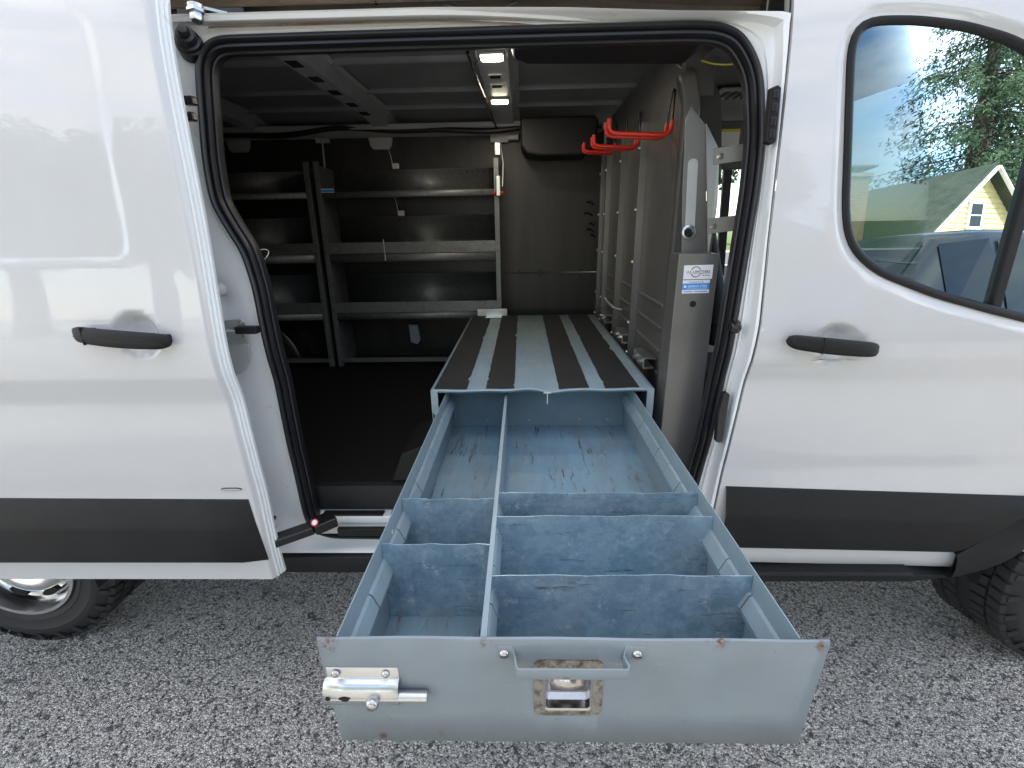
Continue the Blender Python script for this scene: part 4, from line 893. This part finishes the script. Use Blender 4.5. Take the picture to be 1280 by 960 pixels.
# notched divider ledges: short bent tabs along both sides and the spine
def ledge(x, sgn, y0, y1, parent, z=.885, stepn=.086, wdt=.016, drop=.030):
    y = y0; k = 0
    while y < y1-.01:
        ye = min(y+stepn-.0025, y1); b = k % 2*.0006
        MB().prism([(x,z+.012),(x+sgn*(wdt*.35+b),z+.009),(x+sgn*(wdt+b),z-drop*.5),(x+sgn*(wdt*.8+b),z-drop),(x,z-drop*.95)], 'y', y, ye).build('ledge_tab', 'drawer_paint', parent, bevel=.001)
        y += stepn; k += 1
ledge(DX0+.002, 1, DY0+.035, DY1-.03, side[0]); ledge(DX1-.002, -1, DY0+.035, DY1-.03, side[1])
SPX = -.0565
spine = box('spine_divider', 'drawer_paint', DR, SPX-.001,SPX+.001,DY0+.004,DY1-.003,DB+.0005,DT-.010, bevel=.0005)
MB().prism([(SPX-.0045,DT-.012),(SPX-.0045,DT-.0085),(SPX+.0045,DT-.0085),(SPX+.0045,DT-.012)], 'y', DY0+.006, DY1-.003).build('spine_cap', 'drawer_paint', spine, bevel=.001)
ledge(SPX+.001, 1, DY0+.012, DY0+.40, spine, z=.890, wdt=.012); 
# loose cross dividers (zinc plates, slightly warped)
rng = random.Random(3)
def divider(xa, xb, y, lab, dy=0, h=.158):
    nx, nz = 16, 5; rows = []; bw = rng.uniform(-.004,.004)
    for j in range(nz+1):
        z = DB+.003+h*j/nz
        rows.append([(xa+(xb-xa)*i/nx, y+dy*(j/nz)+bw*math.sin(math.pi*i/nx)+.0008*math.sin(i*1.9), z+(.0010*math.sin(i*.9+y*30) if j == nz else 0)) for i in range(nx+1)])
    o = MB().grid(rows).build('divider', 'divider_zinc', DR, None, solid=.0018, off=0); o['label'] = lab
    return o
divider(DX0+.003, SPX-.003, -.440, 'zinc divider plate across the narrow left bay, rear'); divider(DX0+.003, SPX-.003, -.585, 'zinc divider plate across the narrow left bay, front', .0)
divider(SPX+.003, DX1-.003, -.420, 'zinc divider plate across the wide right bay, rearmost', .0); divider(SPX+.003, DX1-.003, -.502, 'zinc divider plate across the wide right bay, middle', 0); divider(SPX+.003, DX1-.003, -.662, 'zinc divider plate across the wide right bay, front', 0)
for yy, zz_ in ((-.52,.875),(-.50,.862)): MB().lathe([(.005,0),(0,0)], (DX0+.0025,yy,zz_+.03), (1,0,0), 12).build('rivet_hole', 'label_white', side[0])
for x in (-.13,.02,.20,.30): MB().lathe([(.003,0),(.002,.002),(0,.002)], (x, DY1-.0022, DB+.022), (0,-1,0), 8).build('weld_dot', 'tie_white', DR)
# pull handle: bent flat strap
YF = DY0-.005
YH = YF-.002
hp = [(-.037,YF,.925),(-.0165,YF,.925),(-.0145,YF-.004,.920),(-.0125,YF-.018,.905),(-.0105,YF-.0235,.902),(.1295,YF-.0235,.902),(.1315,YF-.018,.905),(.128,YF-.004,.920),(.130,YF,.925),(.1565,YF,.925)]
H2 = .0105; rows = []
for x, y, z in hp:
    fl = 1 if abs(y-YF) < .001 else 0
    zc = .914 if fl else .905; rows.append([(x, y, .9240 if fl else .9120), (x, y, .9030 if fl else .8945)])
rows = [[(x, y, z+.0045) for x, y, z in r_] for r_ in rows]
HND = MB().grid(rows).build('pull_handle', 'drawer_front_paint', DR, 40, solid=.003, off=0); m_ = HND.modifiers.new('b', 'BEVEL'); m_.width = .001; m_.segments = 2
for x in (-.0285,.1455): MB().lathe([(.0068,0),(.0062,.003),(.003,.0048),(0,.005)], (x,YF-.0016,.9165), (0,-1,0), 16).build('screw', 'stainless', HND, 50); MB().box(x-.0042,x+.0042,YF-.0071,YF-.0062,.9158,.9172).build('slot', 'black_gloss', HND)
# recessed paddle latch in a worn steel frame
def rrect(x0, x1, z0, z1, r, k=6):
    o = []
    for cx, cz, a0 in ((x1-r,z1-r,0),(x0+r,z1-r,90),(x0+r,z0+r,180),(x1-r,z0+r,270)):
        o += [(cx+r*math.cos(R(a0+90*i/k)), cz+r*math.sin(R(a0+90*i/k))) for i in range(k+1)]
    return o
def ring_xz(name, outer, inner, y0, y1, mat, parent):
    n_ = len(outer); vs = [(x,y0,z) for x,z in outer]+[(x,y0,z) for x,z in inner]+[(x,y1,z) for x,z in inner]+[(x,y1,z) for x,z in outer]
    fs = []
    for i in range(n_):
        j = (i+1) % n_; fs += [(i,i+n_,j+n_,j),(i+n_,i+2*n_,j+2*n_,j+n_),(i,j,j+3*n_,i+3*n_)]
    return mesh(name, vs, fs, mat, parent, 30)
o1 = rrect(lx0,lx1,lz0,lz1,.012); i1 = rrect(lx0+.0125,lx1-.0125,lz0+.008,lz1-.0125,.006)
LAT = ring_xz('latch_frame', o1, i1, YF-.0012, YF+.004, 'worn_steel', DR)
i2 = rrect(lx0+.0155,lx1-.0155,lz0+.011,lz1-.0155,.005)
n_ = len(i1); vs = [(x,YF-.0008,z) for x,z in i1]+[(x,YF-.0006,z) for x,z in i2]+[(x,YF+.0,z) for x,z in rrect(lx0+.0165,lx1-.0165,lz0+.012,lz1-.0165,.005)]
mesh('latch_lip', vs, [(i,i+n_,(i+1)%n_+n_,(i+1)%n_) for i in range(n_)]+[(i+n_,i+2*n_,(i+1)%n_+2*n_,(i+1)%n_+n_) for i in range(n_)], 'stainless', LAT, 60)
# pan pressed into the plate: sloping paddle above, dished floor below
px0, px1 = lx0+.0165, lx1-.0165
def prow(d_, z, ins=0): return [(px0+ins, YF+d_, z), (px1-ins, YF+d_, z)]
MB().grid([prow(0,lz1-.0165), prow(.016,lz1-.019,.003), prow(.018,.846,.004), prow(.018,.824,.004), prow(.012,.8175,.003), prow(0,.8166)]).build('latch_pan', 'stainless', LAT, 30)
for xw, sg in ((px0,1),(px1,-1)): MB().add([(xw,YF,lz1-.0165),(xw+sg*.003,YF+.016,lz1-.019),(xw+sg*.004,YF+.018,.824),(xw+sg*.003,YF+.012,.8175),(xw,YF,.8166)], [(0,1,2,3,4)]).build('pan_side', 'stainless', LAT)
pd = MB().grid([prow(.012,lz1-.020,.006), prow(.004,.856,.006), prow(.0015,.849,.006), prow(.004,.846,.006), prow(.013,.848,.006)]).build('paddle', 'stainless', LAT, 30, solid=.001)
MB().prism([(.048,.843),(.0665,.843),(.064,.834),(.0505,.834)], 'y', YF+.010, YF+.016).build('latch_tongue', 'stainless', LAT, bevel=.001)
# sliding bolt on the left of the front plate
bx0, bx1 = -.2755, -.1715
pf = [(-.0005,.8895),(-.0005,.873),(-.002,.8705),(-.008,.868),(-.0125,.862),(-.0145,.854),(-.0145,.846),(-.0125,.837),(-.008,.8335),(-.0005,.8325)]
BOLT = MB().grid([[(x+(.004 if z > .872 and x < -.25 else 0)+(.002 if x < -.25 and z > .85 else 0), YF+y, z) for y, z in pf] for x in (bx0, -.24, -.2, bx1)]).build('slide_bolt', 'bright_zinc', DR, 50, solid=.0016, off=0)
m_ = BOLT.modifiers.new('b', 'BEVEL'); m_.width = .0006
MB().tube([(bx0+.006,YF-.0080,.8475),(-.136,YF-.0080,.8475),(-.1335,YF-.0080,.8475),(-.1325,YF-.0080,.8475)], [.0078,.0078,.0072,.005], 20).build('bolt_bar', 'bright_zinc', BOLT, 50)
MB().lathe([(.0075,0),(.0085,.004),(.0085,.010),(.006,.013),(0,.0138)], (-.2045,YF-.0145,.850), (0,-1,.05), 18).build('bolt_knob', 'stainless', BOLT, 50)
for x in (-.2565,-.1885): MB().lathe([(.0058,0),(.0055,.003),(.003,.0052),(0,.0055)], (x,YF-.0022,.8815), (0,-1,0), 12).build('bolt_rivet', 'stainless', BOLT, 50)
MB().lathe([(.0036,0),(.0036,.0012),(0,.0012)], (-.2665,YF-.0146,.851), (0,-1,.05), 14).build('bolt_hole', 'wheel_well', BOLT)
sl = [(-.2435+.0060*math.cos(a)*(1.5 if math.sin(a) > 0 else 1), .8505+.0042*math.sin(a)) for a in [2*math.pi*i/16 for i in range(16)]]
MB().prism(sl, 'y', YF-.0158, YF-.0140).build('bolt_slot', 'wheel_well', BOLT)

# ------------------------------------------------------------------ cab interior glimpsed through gap and window
MB().grid([[(x, y, 1.925-.05*((y-.97)/.9)**2-(.05*max(0, x-1.0))) for y in [.08+1.8*i/10 for i in range(11)]] for x in (.52,.8,1.1,1.36)]).build('headliner', 'headliner', VAN, 60)
c = at(905, 113, .75); dl = MB().box(c.x-.03,c.x+.14,.70,.84,1.900,1.912).build('cab_lamp', 'wall_grey', VAN, bevel=.008)
for i in range(4): MB().box(c.x+.0+.03*i,c.x+.014+.03*i,.72,.82,1.896,1.8995).build('lamp_louvre', 'headliner', dl)
vz = at(912, 172, .95); vis = MB().box(1.0,1.42,.66,.82,1.74,1.76)
vi = MB().prism([(vz.x-.09,vz.z-.12),(vz.x+.30,vz.z-.12),(vz.x+.30,vz.z+.07),(vz.x-.05,vz.z+.07)], 'y', .98, 1.0).build('sun_visor', 'headliner', VAN, bevel=.008)
MB().box(vz.x-.055,vz.x+.05,.972,.9795,vz.z-.03,vz.z+.025).build('visor_label', 'label_white', vi); MB().box(vz.x-.055,vz.x+.05,.971,.9795,vz.z+.0255,vz.z+.036).build('visor_label_head', 'label_yellow', vi)
def seat(y):
    rows = []
    for (x, z, w_, t) in ((1.02,.95,.24,.08),(1.0,1.1,.25,.075),(.96,1.3,.235,.06),(.93,1.48,.19,.045),(.925,1.55,.14,.03)):
        rows.append([(x+t*math.cos(a)*(1 if math.cos(a) > 0 else .9), y+w_*math.copysign(abs(math.sin(a))**.6, math.sin(a)), z) for a in [2*math.pi*i/20 for i in range(21)]])
    b = MB().grid(rows).build('seat_back', 'seat_fabric', VAN, 70)
    MB().box(.98,1.45,y-.25,y+.25,.82,.98).build('seat_cushion', 'seat_fabric', VAN, bevel=.04, seg=3)
    hr = MB().box(.90,.99,y-.13,y+.13,1.60,1.78).build('headrest', 'seat_fabric', b, bevel=.03, seg=3)
    for dy in (-.05,.05): MB().tube([(.94,y+dy,1.54),(.94,y+dy,1.62)], .006, 8).build('headrest_post', 'bright_zinc', b, 60)
seat(.62); seat(1.42)
MB().prism([(1.95,.7),(1.78,.95),(1.75,1.12),(1.80,1.20),(2.1,1.22),(2.1,.7)], 'y', .06, 1.9).build('dashboard', 'dark_liner', VAN, bevel=.02)
st_ = MB().tube([(1.62+.09*math.sin(a)*.4, 1.42+.18*math.cos(a), 1.18+.18*math.sin(a)) for a in [2*math.pi*i/28 for i in range(28)]], .014, 8, closed=True).build('steering_wheel', 'seat_fabric', VAN, 60)
MB().bar((1.62,1.42,1.18),(1.78,1.42,1.05),.06,.05).build('steering_column', 'seat_fabric', st_)
box('cab_floor', 'dark_liner', VAN, .62,1.95,.08,1.9,.55,.60)
MB().bar((.74,1.90,1.95),(.80,1.90,1.18),.10,.03,(0,1,0)).build('driver_door_frame', 'black_plastic', VAN)
MB().bar((1.135,1.60,1.80),(1.165,1.60,1.15),.045,.02,(0,1,0)).build('belt_pillar', 'black_plastic', VAN)

# ------------------------------------------------------------------ surroundings (mostly seen in reflections)
def foliage(name, mat, parent, blobs, n_, size, seed, droop=0):
    rng = random.Random(seed); vs = []; fs = []
    tot = sum(b[3]**2 for b in blobs)
    for (x, y, z, r, sq) in blobs:
        for _ in range(int(n_*r*r/tot)):
            d = Vector((rng.gauss(0,1), rng.gauss(0,1), rng.gauss(0,1))).normalized()*r*(rng.random()**.45); d.z *= sq
            p = Vector((x,y,z))+d; a = Vector((rng.gauss(0,1), rng.gauss(0,1), rng.gauss(0,.6)-droop)).normalized(); b = a.orthogonal().normalized(); b = b*math.cos(rng.random()*6)+a.cross(b)*math.sin(rng.random()*6)
            s_ = size*rng.uniform(.6,1.4); k = len(vs); vs += [p-a*s_, p+b*s_*.45, p+a*s_, p-b*s_*.45]; fs.append((k,k+1,k+2,k+3))
    return mesh(name, vs, fs, mat, parent)
def broadleaf(x, y, h, r, label, seed, n_=9000, size=.16):
    t = empty('broadleaf_tree', (x,y,0), label, 'tree', 'trees around the lot'); rng = random.Random(seed)
    tr = MB().tube([(x,y,-.1),(x+.1,y,h*.25),(x-.05,y+.1,h*.5),(x+.1,y,h*.8)], [r*.13,r*.10,r*.07,r*.02], 10)
    bl = []
    for i in range(12):
        a = rng.random()*6.28; q = rng.random()**.5*r*.75; z = h*(.45+.45*rng.random()); bx, by = x+q*math.cos(a), y+q*math.sin(a); bl.append((bx, by, z, r*rng.uniform(.28,.48), .75))
        tr.tube([(x,y,h*(.3+.3*rng.random())),((x+bx)/2,(y+by)/2,z*.85),(bx,by,z)], [r*.045,r*.03,r*.01], 6)
    tr.build('trunk', 'bark', t, 60); foliage('crown', 'leaf', t, bl, n_, size, seed)
def spruce(x, y, h, r, label, seed):
    t = empty('spruce_tree', (x,y,0), label, 'tree', 'trees around the lot'); rng = random.Random(seed)
    tr = MB().tube([(x,y,-.1),(x,y,h*.5),(x,y,h)], [r*.10,r*.06,.02], 10); vs = []; fs = []
    for i in range(420):
        f = rng.random()**1.1; z = h*(.14+.84*f); ln = r*(1-f)**.8*rng.uniform(.75,1.15)+.15; a = rng.random()*6.28
        d = Vector((math.cos(a), math.sin(a), -.18)); tip = Vector((x,y,z))+d*ln
        if i % 2 == 0: tr.tube([(x,y,z), tip], [.035,.008], 5)
        for _ in range(int(30*ln)+8):
            q = rng.random()**.7; p = Vector((x,y,z)).lerp(tip, q)+Vector((rng.gauss(0,.12), rng.gauss(0,.12), -abs(rng.gauss(0,.22))))*(.4+ln*.25)
            b = Vector((rng.gauss(0,.5)+d.x*.6, rng.gauss(0,.5)+d.y*.6, -.5)).normalized(); s_ = rng.uniform(.06,.14); e = b.orthogonal().normalized(); k = len(vs)
            vs += [p, p+b*s_+e*.03, p+b*s_*2, p+b*s_-e*.03]; fs.append((k,k+1,k+2,k+3))
    tr.build('trunk', 'bark', t, 60); mesh('crown', vs, fs, 'needle', t)
spruce(20.5,-22,17,5.6,'tall dark spruce behind the yellow house, mirrored in the cab window',11)
spruce(25.5,-24,17,4.4,'tallest dark spruce at the right, mirrored in the cab window',12)
spruce(15.0,-30,16,4.6,'farther dark spruce behind the mossy roof, mirrored in the window',13)
broadleaf(-9,-26,9,4.2,'broad green tree far behind the viewer to the left',14)
broadleaf(-24,-22,10,4.6,'large green tree far behind the viewer at far left',15)
broadleaf(3,-34,10,4.4,'green tree far behind the viewer, left of the spruces',16)
for i_, (tx, ty, th) in enumerate(((-17,-15,8.5),(-11,-13.5,7.5),(-5.5,-14.5,8),(-.5,-15,7),(4.5,-17,8.5),(9.5,-20,8),(28,-15,8))):  # row out of view, added to cut the side light on the van
    broadleaf(tx, ty, th, 3.3, ('leftmost','second from left','third from left','fourth from left','fifth from left','sixth from left, nearest the house,','rightmost')[i_]+' green tree of the added row behind the viewer', 40+i_, 5000, .2)
broadleaf(5.8,30,5.0,2.2,'round green tree across the street seen through the cab gap',17,6000,.14)
broadleaf(12,34,8,3.4,'larger green tree across the street behind the cab',18,7000)
broadleaf(26,30,9,4,'green tree across the street ahead of the van',19,6000)
broadleaf(-14,33,9,4,'green tree across the street behind the van',20,6000)
foliage('ivy', 'leaf', None, [(9.9+.8*i,-19.5-.7*i,2.2,1.25,.9) for i in range(4)], 5000, .12, 21)
iv = bpy.data.objects['ivy']; iv.name = 'shrub'; tag(iv, 'dense green shrub row growing beside the brick chimney', 'shrub')

# the yellow house with mossy roof and brick chimney
HN = Vector((.25,.97,0)).normalized(); HS = Vector((HN.y,-HN.x,0)); HC = Vector((15.7,-16.2,0))
def hp_(s_, d_, z): return HC+HS*s_-HN*d_+Vector((0,0,z))
HOUSE = empty('yellow_house', tuple(hp_(0,6,0)), 'yellow clapboard house with steep mossy roof and brick chimney', 'house')
hw, hl, he, hr_ = 3.1, 13.0, 2.2, 5.15
mesh('wall', [hp_(-hw,0.02,0),hp_(hw,0.02,0),hp_(hw,.02,he),hp_(0,.02,hr_-.05),hp_(-hw,.02,he),hp_(-hw,hl,0),hp_(hw,hl,0),hp_(hw,hl,he),hp_(0,hl,hr_-.05),hp_(-hw,hl,he)], [(0,1,2,3,4),(9,8,7,6,5),(0,4,9,5),(1,6,7,2)], 'siding', HOUSE)
z = .3; gw = []
while z < hr_-.15:
    half = hw if z < he else hw*(hr_-z)/(hr_-he)
    half2 = hw if z+.17 < he else hw*(hr_-z-.17)/(hr_-he)
    a, b = max(.02, half-.02), max(.01, half2-.02)
    mesh('board', [hp_(-a,-.022,z),hp_(a,-.022,z),hp_(b,.0,z+.165),hp_(-b,.0,z+.165),hp_(-a,.015,z),hp_(a,.015,z)], [(0,1,2,3),(0,4,5,1)], 'siding', HOUSE); z += .17
for sg in (-1,1):
    e = hw+.35; ez = he-.35*(hr_-he)/hw
    mesh('roof', [hp_(0,-.35,hr_+.08),hp_(sg*e,-.35,ez+.08),hp_(sg*e,hl+.3,ez+.08),hp_(0,hl+.3,hr_+.08)], [(0,1,2,3) if sg < 0 else (3,2,1,0)], 'mossy_roof', HOUSE, solid=.12, off=-1)
    MB().bar(hp_(0,-.37,hr_-.04),hp_(sg*e,-.37,ez-.04),.05,.20,HN).build('bargeboard', 'trim_white', HOUSE)
for s_, zz0, zz1 in ((-.15,3.15,4.05),(-1.9,.9,2.0),(1.6,.9,2.0)):
    wf = mesh('window', [hp_(s_-.34,-.05,zz0),hp_(s_+.34,-.05,zz0),hp_(s_+.34,-.05,zz1),hp_(s_-.34,-.05,zz1)], [(0,1,2,3)], 'trim_white', HOUSE, solid=.06, off=0)
    for k in range(2): za, zb = zz0+.09+(zz1-zz0-.12)*k/2, zz0+.03+(zz1-zz0-.12)*(k+1)/2+.02; mesh('pane', [hp_(s_-.25,-.085,za),hp_(s_+.25,-.085,za),hp_(s_+.25,-.085,zb),hp_(s_-.25,-.085,zb)], [(0,1,2,3)], 'dark_glass', wf)
cp = hp_(-3.75,1.6,0); ch = MB().box(cp.x-.42,cp.x+.42,cp.y-.35,cp.y+.35,-.1,5.0).build('chimney', 'brick', HOUSE)
MB().box(cp.x-.50,cp.x+.50,cp.y-.43,cp.y+.43,5.0,5.12).build('chimney_cap', 'concrete', ch); MB().box(cp.x-.62,cp.x+.60,cp.y-.45,cp.y+.45,5.3,5.36).build('rain_cap', 'worn_steel', ch)
for sx_ in (-.35,.35): MB().box(cp.x+sx_-.03,cp.x+sx_+.03,cp.y-.03,cp.y+.03,5.12,5.3).build('cap_leg', 'worn_steel', ch)

# parked vehicles behind the viewer
def parked(name, x, y, rz, ln, wd, ht, mat, label, cat):
    t = empty(name, (0,0,0), label, cat)
    def prof(z_scale, inset):
        return None
    secs = []   # along length: (pos, z_low, z_belt, z_top, half width at top)
    for f, zb, zt, tw in ((0,.55,.60,.78),(.03,.80,.86,.86),(.16,.92,.98,.90),(.24,.96,1.04,.90),(.38,1.02,ht*.97,.72),(.50,1.04,ht,.74),(.75,1.05,ht*.99,.73),(.90,1.05,ht*.95,.71),(.97,1.0,1.08,.86),(1,.6,.66,.82)):
        X = (f-.5)*ln; hw_ = wd/2
        secs.append([(X,-hw_*.92,.32),(X,-hw_,.55),(X,-hw_*.97,zb),(X,-hw_*tw,zt-.06*(zt > 1.2)),(X,-hw_*tw*.8,zt),(X,0,zt+.03),(X,hw_*tw*.8,zt),(X,hw_*tw,zt-.06*(zt > 1.2)),(X,hw_*.97,zb),(X,hw_,.55),(X,hw_*.92,.32)])
    body = MB().grid(secs).build('body', mat, t, 50)
    for i in range(3, 7):
        for sg in (1,-1):
            a, b = secs[i+1-(i > 6)], secs[min(i+2, 8)]
            if i+2 > 8: continue
            k2, k3 = (2,3) if sg > 0 else (8,7)
            q = [Vector(a[k2]), Vector(b[k2]), Vector(b[k3]), Vector(a[k3])]; c = sum(q, Vector())/4
            mesh('side_window', [c+(p-c)*.9+Vector((0,-sg*.012,0)) for p in q], [(0,1,2,3)], 'dark_glass', body)
    q = [Vector(secs[3][3]),Vector(secs[3][7]),Vector(secs[4][7]),Vector(secs[4][3])]; c = sum(q, Vector())/4
    mesh('windscreen', [c+(p-c)*.93+Vector((-.02,0,.02)) for p in q], [(0,1,2,3)], 'dark_glass', body)
    for fx_ in (.19,.80):
        for sg in (-1,1):
            w0 = MB().lathe([(.02,-.11),(.22,-.11),(.24,-.12),(.34,-.11),(.36,-.06),(.36,.06),(.34,.11),(.0,.11)], ((fx_-.5)*ln, sg*(wd/2-.10), .36), (0,1,0), 28).build('wheel', 'tyre_rubber', t, 40)
            MB().lathe([(.22,0),(.20,.015),(.06,.008),(0,.012)], ((fx_-.5)*ln, sg*(wd/2+.012), .36), (0,sg,0), 20).build('hub_cap', 'rim_silver', w0, 40)
    for sg in (-1,1):
        MB().box(-ln/2+.02,-ln/2+.12,sg*wd*.36-.12,sg*wd*.36+.12,.66,.80).build('headlight', 'label_white', body, bevel=.02)
    t.location = (x,y,GZ); t.rotation_euler = (0,0,rz); return t
parked('parked_suv', 4.3,-4.2, R(-8), 4.7, 1.95, 1.86, 'dark_paint', 'dark parked SUV behind the viewer, mirrored in the cab window', 'car')
parked('parked_car', 9.5,-6.4, R(170), 4.5, 1.8, 1.55, 'silver_paint', 'silver parked car beyond the dark SUV, mirrored in the cab window', 'car')

# utility pole and wires across the street
up = empty('utility_pole', (4.45,13.4,0), 'grey wooden utility pole by the street, seen through the cab gap', 'pole')
MB().tube([(4.45,13.4,-.2),(4.45,13.4,9)], [.15,.10], 12).build('shaft', 'pole_wood', up, 60); MB().box(3.4,5.5,13.34,13.46,8.2,8.34).build('crossarm', 'pole_wood', up)
for k, (x, z) in enumerate(((3.5,8.38),(4.2,8.38),(5.4,8.38))):
    MB().tube([(x-40,13.4,z+.4),(x-20,13.4,z-.3),(x,13.4,z),(x+20,13.4,z-.3),(x+40,13.4,z+.4)], .014, 5).build('wire', 'black_gloss', up, 60)
